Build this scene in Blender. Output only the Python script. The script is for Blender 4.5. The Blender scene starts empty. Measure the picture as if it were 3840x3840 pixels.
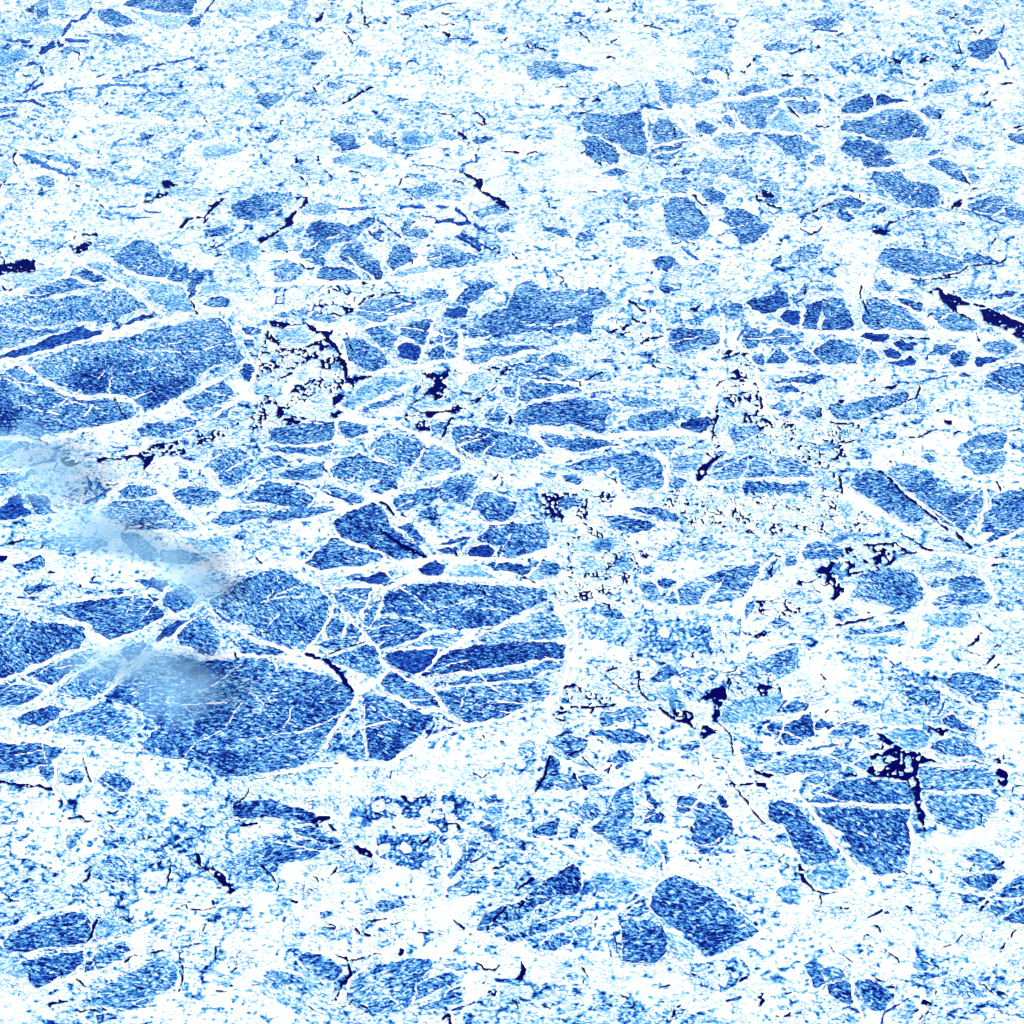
import bpy, math, random
import numpy as np

# ------------------------------------------------------------------ camera, sky, sun, exposure
scene = bpy.context.scene
CAM_H = 1000.0                       # metres above the sea
PITCH = math.radians(38.0)           # looking down from the horizon
FOV = math.radians(28.0)
cam_data = bpy.data.cameras.new('camera')
cam_data.sensor_fit = 'HORIZONTAL'
cam_data.angle = FOV
cam_data.clip_start = 5.0
cam_data.clip_end = 60000.0
cam = bpy.data.objects.new('camera', cam_data)
cam.location = (0, 0, CAM_H)
cam.rotation_euler = (math.pi / 2 - PITCH, 0, 0)
scene.collection.objects.link(cam)
scene.camera = cam

SUN_EL, SUN_AZ = math.radians(36.0), math.radians(-128.0)   # azimuth from +Y, clockwise
world = bpy.data.worlds.new('World')
scene.world = world
world.use_nodes = True
wn = world.node_tree
sky = wn.nodes.new('ShaderNodeTexSky')
sky.sky_type = 'NISHITA'
sky.sun_disc = False
sky.sun_elevation = SUN_EL
sky.sun_rotation = SUN_AZ
sky.altitude = 1000.0
wn.links.new(sky.outputs[0], wn.nodes['Background'].inputs[0])
wn.nodes['Background'].inputs[1].default_value = 0.10

sun_data = bpy.data.lights.new('sun', 'SUN')
sun_data.energy = 4.2
sun_data.angle = math.radians(0.5)
sun_data.color = (1.0, 0.95, 0.87)
sun = bpy.data.objects.new('sun', sun_data)
sun.rotation_euler = (math.pi / 2 - SUN_EL, 0, math.pi - SUN_AZ)
sun.location = (-900, -300, 1300)
scene.collection.objects.link(sun)

vs = scene.view_settings
vs.view_transform = 'Standard'
vs.look = 'None'
vs.exposure = 0.52
vs.gamma = 1.0
vs.use_curve_mapping = False
scene.cycles.max_bounces = 5
scene.cycles.volume_bounces = 1

# ------------------------------------------------------------------ traced outlines
# One line each, in tenths of an enlarged tile of the photograph (T row column).
# F floe (snow cover, outline)   W floe afloat in open water   L open water   S narrow streak (cover, width, path)
# R pressure ridge (width, path)   Z broken ice (block metres, gap, gap cover)   D thinner or thicker snow   B slush bits
OUTLINES = '''
T 0 0
F .34 88,4 100,-4 147,-4 140,4 139,12 128,11 118,10 104,7
F .62 95,7 104,10 120,11 138,14 130,20 118,21 108,17 97,10
F .38 70,8 80,6 90,11 100,18 85,21 80,20 72,14
F .38 60,23 75,24 88,25 95,30 90,33 82,32 72,27
F .66 92,25 106,27 100,33 93,32
F .42 26,1 36,-3 35,12 28,14 26,10
F .22 18,7 25,3 25,10
F .62 36,-3 50,-3 48,8 38,8
F .75 52,-3 70,-3 64,8 53,8
S .24 2.6 66,7 63,10 58,15 52,16 48,21 45,26
F .16 28,40 32,34 40,29 41,33 36,37 30,40
F .24 41,30 47,33 43,35
S .3 2.4 48,29 56,30 64,30
F .42 41,38 47,35 64,33 63,37 50,38
F .24 15,29 23,29 20,32 16,31
S .3 1.8 6,29.5 14,30
F .66 0,17 22,17 24,24 15,26 5,22
F .7 22,22 30,18 46,17 45,25 34,28 26,26
F .6 -3,35 15,36 25,40 12,46 -3,48
S .25 2.4 20,48 25,45 29,48 31,53
S .28 1.9 14,70 20,66 25,60 27,57
S .25 2 24,65 32,61
S .2 1.8 12,73.5 25,72.5
S .22 1.8 25,74 32,77
F .5 -3,78 10,76 14,80 2,81 -3,82
S .16 1.3 -2,85 8,83
S .38 1.8 30,69 40,67 60,64
S .42 2.4 70,70 75,62 85,62 105,62 108,66
S .25 2.6 104,52 108,48
S .3 1.5 112,48 125,45 140,42
S .28 1.4 112,50.5 118,51
S .3 1.4 95,55 98,52
S .35 1.6 82,56 89,57
S .35 1.4 70,56 76,54
S .35 1.8 115,68 120,70 126,68
F .3 98,101 105,96 112,99 110,102 100,104
F .66 55,103 65,107 75,110 65,112 57,108
F .66 77,110 90,113 85,116 78,113
S .36 2.6 16,113 20,114 33,120 45,126 55,127
S .6 3 20,110 35,114 48,118
F .4 47,113 58,118 57,122 50,120
S .1 1.2 13,108 10,115 12,121
F .72 -3,118 8,117 12,123 6,130 -3,134
S .12 1.2 -2,139 5,131
F .48 26,127 35,128 41,134 35,137 27,133
F .5 62,122 75,123 90,129 83,132 66,128
F .62 82,120 96,121 90,127
F .66 62,130 72,131 80,133 64,137
L 116,131 120,130 128,134 122,137 117,135
S .1 1.6 114,142 118,141
S .14 1.6 56,134 58,134
S .14 1.2 105,146 112,145
F .6 122,137 135,136 155,138 150,143 125,142
L 153,149 158,146 162,142 160,148 157,151 154,153
S .12 1.6 131,165 135,160 142,158 148,158 153,152
S .1 1.6 132,165 135,161
S .12 1.6 147,162 151,158
F .33 168,150 172,147 185,142 193,141 200,145 206,152 198,158 183,161 172,158
F .4 147,168 165,163 170,168 160,172 150,173
F .55 20,175 35,173 42,178 30,181 22,179
S .1 2 60,170 66,171 70,170
L 52,182 60,177 66,175 68,178 62,182 54,184
S .16 1.2 42,181 50,174 54,173
L 3,197 10,190 20,188 25,191 26,197
S .1 1.2 -2,180 4,190
F .56 70,173 90,170 85,178 83,184 70,182
F .6 165,180 175,175 185,178 190,186 178,192 168,188
S .1 1.8 190,182 192,182
S .24 1.2 150,182 160,178 175,168 180,164
F .7 150,105 165,103 176,108 170,112 150,115 146,112
F .42 140,98 147,95 149,99 142,102
S .4 1.2 130,113 135,103 139,98
F .76 158,72 175,65 185,70 165,77
F .66 168,5 180,3 193,-3 196,15 180,13 168,8
F .33 135,17 142,12 147,14 145,19 138,20
S .18 1.4 146,12 152,5 156,-2
S .15 1.3 12,170 14,167 17,170
S .2 1.3 71,156 73,153
S .32 1.4 73,157 80,159
S .32 1.4 85,150 98,150
S .32 1.4 104,153 116,154
S .3 1.2 92,158 110,158
F .45 76,151 82,149 82,153 77,153
T 0 1
F .5 15,8 20,2 30,-3 32,3 26,10 22,16 16,13
F .7 -2,-3 12,-3 14,8 5,9 -2,6
L 34,15 36,12 42,8 41,12 37,16
F .6 43,8 50,6 55,8 50,13 44,13
F .24 56,18 59,14 61,11 62,14 60,18
S .1 1 69,-1 69,6 70,10 72,15 71,18
S .1 1.5 73,18 75,20
F .55 98,8 103,5 115,4 118,7 108,9 100,11
S .45 1.5 118,7 128,4 138,2
S .15 1.2 128,18 134,17 137,18
L 129,24 133,23 133,28 129,27
S .2 .8 133,28 145,29 152,27
F .5 153,22 160,18 168,17 165,21
F .66 162,30 170,28 175,31 168,32
F .55 185,31 193,27 193,33
F .5 24,40 30,37 38,37 44,40 40,44 32,45 26,44
F .55 62,41 70,37 78,40 72,42
F .6 16,51 24,49 25,51 17,52
F .3 87,51 90,48 92,52 90,54
S .22 1.1 101,50 102,45 106,44 111,47
S .28 1.3 96,53 98,50
S .18 1 36,62 41,58 46,55
S .1 1 34,63 38,69
S .4 .8 12,75 18,69 24,66
F .4 43,58 48,60 58,61 60,63 53,66 46,64
F .52 22,73 28,67 34,65 37,68 34,73 26,74
F .7 37,66 44,68 40,70
F .42 -8,70 0,66 7,66 12,70 6,76 0,80 -6,76
S .13 1.7 55,76 60,73 65,70 70,66 77,63
F .64 145,74 152,70 159,71 158,75 148,76
F .5 54,86 58,88 66,89 64,92 59,92
F .62 168,86 178,84 184,86 176,88
S .12 1 153,88 157,91 160,90
S .15 1.2 41,80 45,79
F .4 -1,104 5,98 10,96 9,100 3,104
F .5 44,102 50,98 58,96 64,98 67,105 60,109 52,106
S .22 2 55,109 62,108 68,106
F .76 25,106 35,103 44,108 42,115 35,114
S .1 1.6 21,115 22,118
S .1 1.2 37,113 38,117
F .55 46,117 52,114 60,113 58,116 50,119
F .52 72,98 80,97 90,102 92,106 82,107 75,103
F .5 76,95 86,94 86,98 80,100
F .6 97,95 115,94 121,98 120,104 108,106 100,106
D .4 98,100 106,98 110,104 102,107
F .5 97,109 105,107 121,105 115,108 101,111
F .6 124,95 135,97 141,100 132,102 125,100
S .15 2.2 140,96 143,98 145,101
F .28 149,102 158,99 166,100 160,104 153,105
F .34 125,107 130,106 133,109 128,110
F .22 150,115 152,110 155,115 151,119 148,119 149,117
S .35 2 141,121 148,117
L 138,123 149,127 152,130 156,129 157,133 155,137 165,142 172,145 177,153 172,150 162,143 153,138 150,134 152,131 146,129
S .22 1.1 105,120 120,120 130,123
F .55 18,119 30,121 42,126 30,127 20,124
F .66 60,112 80,113 89,120 83,125 62,122 50,118
S .28 1.4 82,125 88,121
S .25 1.6 43,124 48,129
S .3 1.6 62,131 67,130
S .25 1.6 78,135 81,134
S .15 1.2 70,119 76,121
F .55 100,137 110,134 122,131 127,138 122,143 108,145
S .2 1.2 98,137 103,140
S .26 2 97,151 105,150 114,151
S .3 2 124,150 132,150
F .56 -2,139 10,139 20,145 14,150 5,147 -2,146
L 18,142 28,143 32,143 31,146 29,148 24,152 19,157 19,161 17,164 10,168 0,175 -6,177 -7,174 0,171 8,166 14,163 15,158 18,155 25,149 28,146 29,145 20,144
F .55 24,156 30,147 42,148 53,149 50,155 38,157
S .35 2 53,151 60,152 70,151 79,151
F .34 25,172 30,162 40,159 45,162 60,163 70,160 79,157 77,163 70,167 68,172 62,174 50,177 40,186 33,188 24,186 30,178 36,174
F .48 4,175 12,173 17,180 13,184 7,181
F .56 20,178 26,175 25,182 20,183
F .6 18,168 26,164 24,172 18,174
F .28 76,170 82,166 86,168 80,173
S .16 1.3 74,168 78,173 84,175
F .42 52,186 58,178 68,175 72,184 80,188 82,192 75,195 62,193
F .27 87,190 89,182 95,176 103,180 110,184 102,193 92,198
F .42 96,165 103,161 106,162 104,166 115,165 118,170 116,174 108,172 100,170
S .22 1.5 88,165 98,172
S .26 2.4 80,160 86,163
S .22 1.5 113,157 122,158
S .2 2.6 123,161 133,160 140,163 148,162
S .17 2.2 137,152 143,156 145,160
S .26 2.4 150,163 157,167
F .5 150,155 160,149 168,147 178,152 170,155 160,157 155,160
F .34 166,167 172,162 177,163 176,167 170,170
F .66 177,162 186,158 184,163 178,166
F .26 136,173 140,169 148,172 157,177 155,183 148,179 142,176
S .2 1.2 157,178 168,184
S .12 1.5 178,184 182,188
F .5 116,187 122,182 130,177 140,181 150,184 146,192 130,195 118,193
S .12 1.1 85,155 91,158
R 2 34,192 24,189 14,188 0,186
R 2.4 86,172 84,182 86,193
T 0 2
S .26 1.6 23,17 29,16.5
S .24 1.1 31,17 38,14 43,13
F .46 37,17 45,14 48,15 42,18
S .15 1 55,14 62,16
S .35 2 29,10 37,12
F .55 114,18 120,13 130,12 135,14 128,18
S .4 .9 95,16 104,15 106,18
F .5 118,6 125,3 133,2 128,6 119,9
S .4 1.6 108,-1 118,1
S .3 1 139,17 141,14 148,15 147,19 142,20
S .2 .9 85,20 92,21 96,22
F .55 86,23 92,24 90,28 86,27
F .68 110,41 116,37 121,35 123,38 119,42 112,42
S .12 1.2 73,3 76,5
S .12 1.1 124,33 127,28
F .46 -4,49 0,45 12,44 30,45 35,47 45,49 46,51 40,52 33,51 30,53 20,54 8,56 -2,58
D .26 8,50 22,50 24,53 10,53
D 1 12,47 28,46 33,48.5 22,49
S .13 1.4 17,63 26,62.5
S .18 1.3 33,72 40,72
S .12 1.3 42,73 48,73
S .35 1.5 25,66 29,69
F .48 90,61 100,63 107,66 112,63 120,61 126,65 136,66 134,70 122,75 112,76 103,74 99,80 94,75 91,68
D .75 101,66 110,64 112,72 104,73
F .35 120,57 126,56 131,60 128,62 122,60
S .3 1.8 80,75 86,78 94,80
S .3 1 131,56 137,64
F .34 35,88 40,84 52,82 62,84 70,82 78,82 80,90 82,100 83,112 78,113 70,112 60,104 50,102 42,97 36,93
D .5 37,88 42,84 55,83 58,90 48,98 40,95
F .3 35,103 40,98 48,101 58,107 62,112 60,119 53,119 42,116 39,112
F .44 87,90 92,86 103,89 108,94 116,99 107,102 95,104 87,106 86,98
S .34 1.5 83,87 85,95
S .25 1.3 83,99 85,108
F .28 84,112 88,107 97,107 108,103 118,100 112,103 103,108 95,110
F .26 83,116 90,113 100,113 108,108 116,105 106,112 100,116 88,117
F .3 116,90 122,88 135,94 126,98 121,95
S .15 2 101,121 105,119
F .22 106,124 111,122 118,122 113,127 107,126
F .4 50,126 57,122 68,123 66,127 55,128
F .46 141,75 150,74 165,70 175,68 180,73 176,78 170,85 169,93 160,94 150,92 146,86 144,80
F .62 172,93 174,87 180,79 193,92 198,93 195,96 180,96
F .4 148,68 158,61 170,64 176,66 165,68 152,69
F .55 134,84 140,79 145,88 148,93 142,92
F .58 130,100 140,96 150,95 158,97 165,96 163,103 150,107 140,110 134,107
S .3 2 159,97 165,97
F .55 120,122 125,114 135,115 150,117 160,124 162,134 155,131 140,128 130,127
F .5 65,140 75,142 95,142 90,147 80,150 72,153 68,148
F .5 92,130 105,128 115,130 112,140 100,140 92,136
F .4 94,150 100,144 112,142 118,150 122,156 128,160 126,168 118,175 105,175 96,168 95,160
L 115,140 119,140 120,145 124,148 125,150 121,149 118,144
S .14 1.3 120,152 124,158
F .35 122,138 130,136 140,142 138,147 128,148 123,143
F .3 137,160 144,152 153,152 160,155 165,160 172,166 165,173 160,177 152,178 146,172 141,164
F .35 6,166 12,164 25,168 27,172 20,172
F .35 30,172 36,168 42,166 47,172 38,176 30,175
F .52 63,177 68,170 80,171 88,175 78,180 68,180
F .36 86,190 93,186 100,185 106,192 96,197 88,195
L 161,142 165,138 172,140 176,142 168,144
S .12 1.6 162,143 166,146
S .14 1.4 170,148 180,151
F .46 160,137 168,132 176,132 180,138 178,149 170,147
S .13 1.2 100,177 108,175 118,177
S .34 2 108,179 118,188
L 148,51 153,51 155,55 150,54
S .13 1.3 155,49 160,44 163,40
F .5 157,52 165,48 172,49 170,52
F .5 165,35 170,31 180,31 193,32 190,37 175,37
S .13 1.4 41,138 46,139
S .25 1.2 66,145 70,152
R 1.6 81,84 83,96 85,110
R 1.6 86,108 100,104 118,100
R 1.4 48,100 60,107 70,112
R 1.6 70,145 90,142 115,140
R 2 100,84 112,97 120,101 135,110
R 2 125,74 140,72 160,69 180,65 193,61
R 1.6 140,96 165,95 193,97
R 1.8 130,86 145,80 150,90 158,97
T 0 3
F .48 33,16 45,13 55,13 60,18 52,22 42,20
S .1 1.6 58,26 63,24.5
S .18 1 40,21 58,23
F .55 128,10 135,6 142,10 136,13
S .13 1.3 140,14 145,10
F .52 150,4 165,5 163,12 154,12
F .4 147,14 165,14 163,17 150,19
L 150,23 160,23 166,20 160,25 154,24
F .38 152,36 155,30 165,29 175,27 178,24 176,32 173,38 167,42 164,46 158,42 152,38
S .22 1.5 177,24 179,18
S .24 1.5 175,38 178,43 182,51
Z 3.4 .22 .2 50,45 100,35 150,30 150,50 120,58 60,55
Z 3.4 .2 .3 110,15 150,18 150,30 110,30
W .95 120,50 135,45 143,52 130,57
S .12 1.4 120,62 127,58
F .55 121,66 130,62 145,64 152,66 140,68 126,68
F .62 125,60 140,58 155,62 140,64
F .5 90,57 100,55 108,60 115,63 105,62
F .2 60,82 63,76 70,72 82,68 84,76 82,81 70,82 64,84
F .2 85,76 88,69 92,67 97,71 94,76 86,78
S .2 2.5 97,73 108,74
F .42 15,68 25,64 38,63 44,68 35,71 20,71
F .46 18,74 30,73 46,74 46,80 38,84 30,82 22,77
S .14 1.1 22,77 31,86
F .35 -1,84 7,84 6,92 -1,94
F .46 2,97 15,98 30,98 40,104 47,107 40,110 30,116 22,112 12,104
F .38 38,117 44,112 49,113 49,119 44,121 39,119
F .58 33,96 42,93 47,100 42,103
F .42 60,92 64,88 80,86 92,80 104,79 112,80 120,88 125,93 123,98 118,100 108,100 96,103 86,102 76,98 66,96
D .28 95,84 108,82 120,90 118,98 105,96
F .38 118,78 125,76 138,82 132,86 122,84
F .78 86,103 100,104 115,102 128,105 134,110 125,114 110,118 100,119 96,110
F .34 58,107 63,105 65,100 80,102 90,106 98,112 100,119 85,123 78,121 75,114 70,113 72,118 62,112
F .34 80,130 84,124 95,124 104,124 108,130 118,132 130,136 134,143 128,150 112,151 102,147 92,138
F .36 124,118 130,114 140,117 148,121 150,128 155,134 145,132 138,128 130,124
F .5 152,124 160,126 163,131 156,135
S .15 1 148,124 155,135
F .8 108,120 122,118 128,126 140,132 150,136 140,140 132,136 120,130 110,128
S .35 2 124,112 130,110 134,109
F .5 140,100 150,96 158,103 165,106 160,109 150,106
L 140,147 146,145 148,147 145,152 141,151
S .3 1 148,145 160,142 170,138
S .2 1.1 148,152 165,157 178,163
F .4 150,149 160,145 175,142 182,144 178,152 170,156 155,153
F .28 174,157 182,150 190,153 203,158 203,163 185,160
F .36 180,98 200,96 200,109 186,104
F .52 178,105 190,108 184,110
F .36 48,152 55,145 68,142 78,146 76,152 66,151 58,152
F .3 56,156 60,151 68,155 72,158 64,161
F .32 85,153 92,150 94,154 88,156
L 83,165 90,166 97,169 90,170 84,168
S .16 1 85,172 95,163 108,157 118,154
S .22 1 31,162 35,155 44,158 47,165 40,170 31,165
S .12 1.6 39,170 43,168
F .5 22,187 30,180 38,176 48,178 46,184 35,190 25,192
F .36 10,188 18,184 17,191 10,194
F .42 85,188 92,182 105,180 125,182 140,186 152,190 148,195 135,199 118,201 105,197 90,193
F .4 148,188 152,182 165,185 178,190 165,193
S .16 .9 92,181 110,181
S .14 1.2 120,179 122,175
R 2 38,63 47,62 48,75 46,90 50,110 52,125
R 2.2 57,84 75,84 90,79 108,75 120,84 130,94
R 1.5 60,97 76,99 90,103
R 1.6 58,106 70,118 82,124 105,120 135,113
R 2 42,150 60,140 80,143 105,152 130,152 150,144 170,136
R 3 52,60 58,75 57,95 57,108
R 1.2 15,71 30,72 46,73
R 1.4 0,95 15,96 32,97
S .12 1.6 96,42 104,44
S .12 1.6 118,46 126,40
S .12 1.6 142,48 148,48
S .1 1.5 146,32 148,40
S .12 1.5 18,54 26,55
S .12 1.5 34,54 43,55
S .12 1.2 24,39 32,37
S .14 1.4 165,69 168,66
S .14 1.4 178,60 186,60
S .14 1.4 186,93 193,91
T 1 0
L -4,10 0,8 6,5 16,2 26,-1 26,-4 20,-5 8,-3 -4,-1
F .64 -3,10 20,3 45,0 47,4 40,8 25,14 12,17 10,12
F .34 6,24 20,20 28,14 45,9 52,8 62,13 70,14 68,16 55,18 40,21 20,24
F .34 52,5 60,2 66,4 78,12 70,12 60,9
F .5 -3,27 20,25 45,23 70,19 85,16 92,18 100,24 108,30 100,33 92,34 85,38 75,42 68,40 60,41 50,40 35,44 20,43 -3,40
F .46 -3,42 25,45 50,45 58,42 40,49 22,53 10,58 -3,63
F .19 -3,66 20,58 30,54 45,49 60,43 68,46 77,47 72,50 55,55 40,59 20,64 -3,69
F .28 81,46 86,42 95,39 108,34 115,33 112,37 100,40 90,44 83,47
R 2.6 -4,70 20,66 40,60 60,54 80,49 100,42 120,38 140,34 160,31 185,28
R 2.2 60,-2 75,8 92,16 105,25 115,33 120,36
R 1.6 82,-2 95,6 110,8 122,10 130,13
R .9 50,7 60,12 75,13 85,15
R 1.8 12,71 22,75 30,82 40,88 52,93 65,95 80,93 90,94 98,99 104,107
R .8 82,73 80,85 79,93
R 1.6 104,108 120,101 135,93 150,85 165,78 175,74
R 3.4 189,60 189,70 186,78 182,86 175,95 165,102 155,110
F .38 80,-6 88,-12 100,-19 107,-20 114,-15 117,-7 125,-5 135,-1 138,5 135,12 128,11 115,8 105,7 95,3
F .62 98,10 108,10 120,12 133,14 138,25 140,33 130,33 122,32 112,23 104,16
F .2 137,5 141,1 146,5 147,10 142,14 141,20 139,24 136,16 136,9
S .1 1.3 138,22 141,30 143,34
F .42 146,28 152,23 160,22 168,25 164,29 154,30
F .66 145,16 155,12 170,14 180,18 170,20 155,19 143,22
F .36 20,72 40,63 60,57 90,52 110,46 130,42 150,37 160,38 165,42 170,50 172,60 165,68 158,72 150,75 144,78 142,86 135,90 130,94 118,99 105,106 100,100 95,97 92,94 80,92 65,93 55,91 42,86 30,79
D .17 48,82 58,75 75,73 80,80 78,91 65,92 52,88
D .17 100,98 108,88 125,82 140,80 135,89 118,98 105,105
D .55 25,71 45,62 70,57 75,62 55,68 40,74
D .52 110,47 150,38 166,45 160,56 130,55
F .38 -3,80 8,73 15,73 25,82 35,88 48,93 60,97 80,96 95,100 98,108 92,112 80,115 60,117 45,120 30,123 10,122 -3,121
D .2 -4,95 8,98 12,110 8,122 -4,122
S .15 1 83,95 88,104 93,111
F .42 135,97 145,92 155,86 162,82 168,88 170,95 160,99 150,102 140,105 133,103
F .42 100,118 108,114 120,113 135,110 145,113 140,119 130,124 115,125 103,124
F .5 152,105 160,102 168,103 165,110 158,111
F .2 174,75 177,70 183,72 186,76 183,84 178,84 173,78
F .3 174,45 180,43 190,46 190,49 180,50
F .3 165,60 172,58 176,66 170,72 166,68
F .35 176,53 183,52 185,58 178,60
F .3 180,63 188,62 188,66 182,66
L 45,139 50,138 55,141 53,143 62,140 75,138 85,138 95,136 104,134 112,129 120,127 129,126 131,131 135,133 132,137 120,138 112,140 108,143 104,147 102,146 104,141 100,138 94,140 92,141 88,139 80,139 72,142 70,139 60,140 54,146 47,144
B 1 100,136 120,128 130,127 133,136 112,140
W .86 53,146 58,142 65,140 71,142 71,147 62,151 54,149
W .82 72,147 76,141 83,139 90,141 94,145 93,152 80,156 72,153
W .84 93,144 100,138 104,141 103,148 95,149
S .32 2.2 62,172 72,167 80,161
S .36 2.2 63,153 66,158 62,166
S .12 1.2 78,158 87,157
F .16 -3,177 8,168 15,165 22,180 10,183 -3,184
F .3 20,165 35,167 40,178 25,180
F .46 -3,135 10,128 25,128 12,134 -3,139
F .42 84,163 95,158 108,159 116,165 105,168 90,169
F .5 72,178 82,171 100,170 118,169 125,176 135,183 145,188 140,193 115,191 95,190 80,184
R 3 128,140 145,145 152,153 160,163 168,166 175,160 185,155 193,150
R 2 112,158 122,170 132,177 142,183 150,192
F .45 128,143 135,147 138,155 130,153
F .46 125,162 135,160 150,160 160,165 155,172 142,174 130,171
F .46 155,133 165,130 175,133 185,140 183,150 172,157 163,160 155,150 152,142
F .44 150,185 160,178 175,176 193,178 193,182 175,186 160,188
R 1 135,177 160,174 193,172
R 3 -3,124 25,127 45,124 60,119 80,116 95,112
R 2 0,150 20,146 40,143
F .5 -3,153 12,149 20,152 12,160 -3,162
T 1 1
F .44 5,2 15,-5 25,0 27,5 20,10 12,11 5,7
F .4 35,5 42,0 55,0 62,4 70,9 60,10 45,10 37,9
F .33 68,2 75,-4 82,-2 83,6 84,10 77,9 70,6
F .6 93,6 105,1 118,-2 117,3 105,7 97,8
R 1.5 60,-6 70,3 80,11
R 3 -5,13 30,12 60,12 84,11 110,6 140,2 165,-1 190,-4
R 2 84,10 95,3 105,-4 120,-14
Z 9 .12 .2 5,15 70,12 95,13 90,20 70,26 45,36 5,38
S .12 1 45,15 46,19
S .1 1.2 51,14 54,17
L 50,28 58,30 66,29 62,33 60,35 56,31
S .12 2.2 67,27 73,23 78,21
S .1 2 84,20 90,19 97,18.5
S .12 1.4 35,29 44,28
S .1 1.2 43,34 50,34 56,36
S .12 1.4 70,12 74,12
S .12 1 70,14 78,16
F .44 30,37 36,34 50,36 52,39 45,40 35,40
F .55 5,36 15,32 28,31 25,35 12,38
F .38 65,30 75,25 90,23 97,21 105,23 109,29 100,33 92,36 85,39 75,40 70,37 66,35
S .16 1.6 94,22 102,26 109,28
R 1.6 68,46 85,41 100,35 115,30 128,25
F .44 110,18 118,15 128,17 130,23 122,24 114,22
S .16 2 129,17 131,21
F .38 137,26 143,15 150,11 160,10 166,14 158,18 155,22 148,27 140,28
F .19 129,36 131,30 140,30 147,31 145,36 138,39 132,37
F .34 145,47 150,42 160,33 175,30 180,14 193,11 200,18 215,18 225,17 240,15 246,20 249,28 245,30 235,33 220,38 205,43 195,48 180,50 165,50 152,52 145,52
F .46 127,45 135,45 138,48 139,60 136,62 128,58 120,55
R 2.2 128,27 124,35 120,45 116,56 112,67 109,72
R 2.6 140,45 141,55 141,68
R 3 139,67 120,71 110,73 85,76
R 3.6 140,68 150,73 165,68 180,65 193,62
F .38 55,52 60,50 66,52 72,55 80,60 87,66 88,70 86,74 80,77 72,75 65,71 60,68 58,62
F .4 70,46 78,43 85,43 92,48 98,50 93,55 91,62 84,58 76,52
S .2 1.5 79,43 82,46
F .34 98,44 106,40 115,38 120,38 121,44 118,50 115,57 108,55 103,53 98,50
F .17 95,60 97,56 103,55 110,57 113,60 111,66 108,69 102,68 96,66
F .4 117,65 120,58 126,57 132,62 138,66 130,69 118,70
F .44 145,60 155,58 170,57 193,57 196,61 180,64 165,68 150,70 143,67
L 1,40 8,40 18,41 28,40 33,44 37,46 45,46 48,46 48,48 44,50 45,54 50,58 53,64 59,70 57,76 60,80 68,80 78,79 74,82 63,86 60,85 56,78 52,70 53,66 48,60 44,55 40,55 33,58 26,58 27,56 35,55 42,52 38,48 33,47 28,42 18,43 10,46 4,44
W .74 6,50 12,46 25,43 32,46 35,51 28,55 18,56 10,54
Z 4 .28 .05 0,46 6,50 12,56 25,58 42,55 52,64 55,74 60,85 58,92 52,98 50,102 56,108 40,112 0,118 -30,124 -55,130 -60,126 -30,116 -10,108 -4,100 -8,88 -6,70
W .9 18,83 19,75 25,72 33,71 32,78 30,84 22,86
D .66 21,82 22,77 29,75 29,82
W .9 43,78 50,78 51,82 44,84
W .95 30,95 40,92 50,93 48,96 35,97
W .86 15,104 25,98 40,98 50,103 45,107 30,109 20,108
W .92 12,67 20,64 26,66 22,69 14,69
W .9 -5,89 5,88 8,92 -2,93
L 45,93 52,92 57,92 54,97 50,101 48,97
L 15,108 22,108 30,110 25,112 15,112
L 44,107 56,105 57,107 48,109
W .7 53,100 60,95 66,90 75,86 80,80 95,80 115,79 110,84 100,88 85,94 70,101 58,103
D .28 54,98 60,95 66,98 61,101
D .42 62,93 70,87 78,84 75,92 68,95
D .46 80,86 84,82 92,80 90,88 82,92
R 3.6 52,100 60,108 72,112 90,112 105,120 118,126 130,130 140,138 155,145 165,150 180,155 193,160
R 2.6 62,105 75,98 90,92 105,84
F .4 74,103 78,98 88,96 98,92 100,93 92,98 82,104
F .36 68,103 72,101 76,105 72,107
L 109,76 117,77 125,77 131,78 132,80 127,83 131,86 133,84 129,90 128,95 122,97 120,93 115,94 113,90 119,88 122,85 118,81 114,82 111,89 109,89 113,83 117,80
W .9 113,84 120,82 121,86 114,89
W .88 112,88 116,88 116,92 113,91
L 105,105 115,105 125,105 135,102 139,100 143,102 140,105 137,107 130,106 122,108 118,111 113,107
Z 3.5 .28 .05 97,110 105,105 120,107 122,112 118,119 112,120 104,113
L 110,117 118,116 118,119 113,120
S .08 1.5 126,126 129,120 131,113 135,109
L 155,74 165,72 182,70 181,73 175,78 170,83 167,88 160,92 155,96 150,99 149,98 157,91 164,85 168,82 172,79 173,74 165,75
B 1 155,73 175,70 180,73 165,88 152,97
S .1 1.2 137,76 142,77
S .1 1.2 130,95 136,96
S .1 1.4 105,100 111,96
F .62 142,82 150,77 158,77 165,82 160,88 150,90 140,88
F .68 105,100 120,97 130,97 128,102 115,103
F .4 156,108 162,103 170,102 174,107 170,113 160,112
F .56 175,70 185,70 193,72 193,80 175,82
F .44 168,90 175,86 182,88 180,95 172,95
F .4 182,85 193,84 196,98 183,98
F .4 179,105 193,102 196,115 182,116 178,112
R 1 168,82 175,100
R 1.2 160,99 193,100
R .9 183,80 182,100
S .13 1.6 176,108 177,114
F .33 134,116 145,115 160,117 175,121 190,124 200,130 205,135 193,140 175,140 160,137 145,134 137,128 133,121
F .5 118,117 125,113 130,114 128,122 122,122
F .4 0,120 15,116 35,113 48,112 50,118 48,126 38,128 20,130 5,128
F .38 52,112 62,113 72,115 75,120 68,126 58,124 52,120
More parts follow.
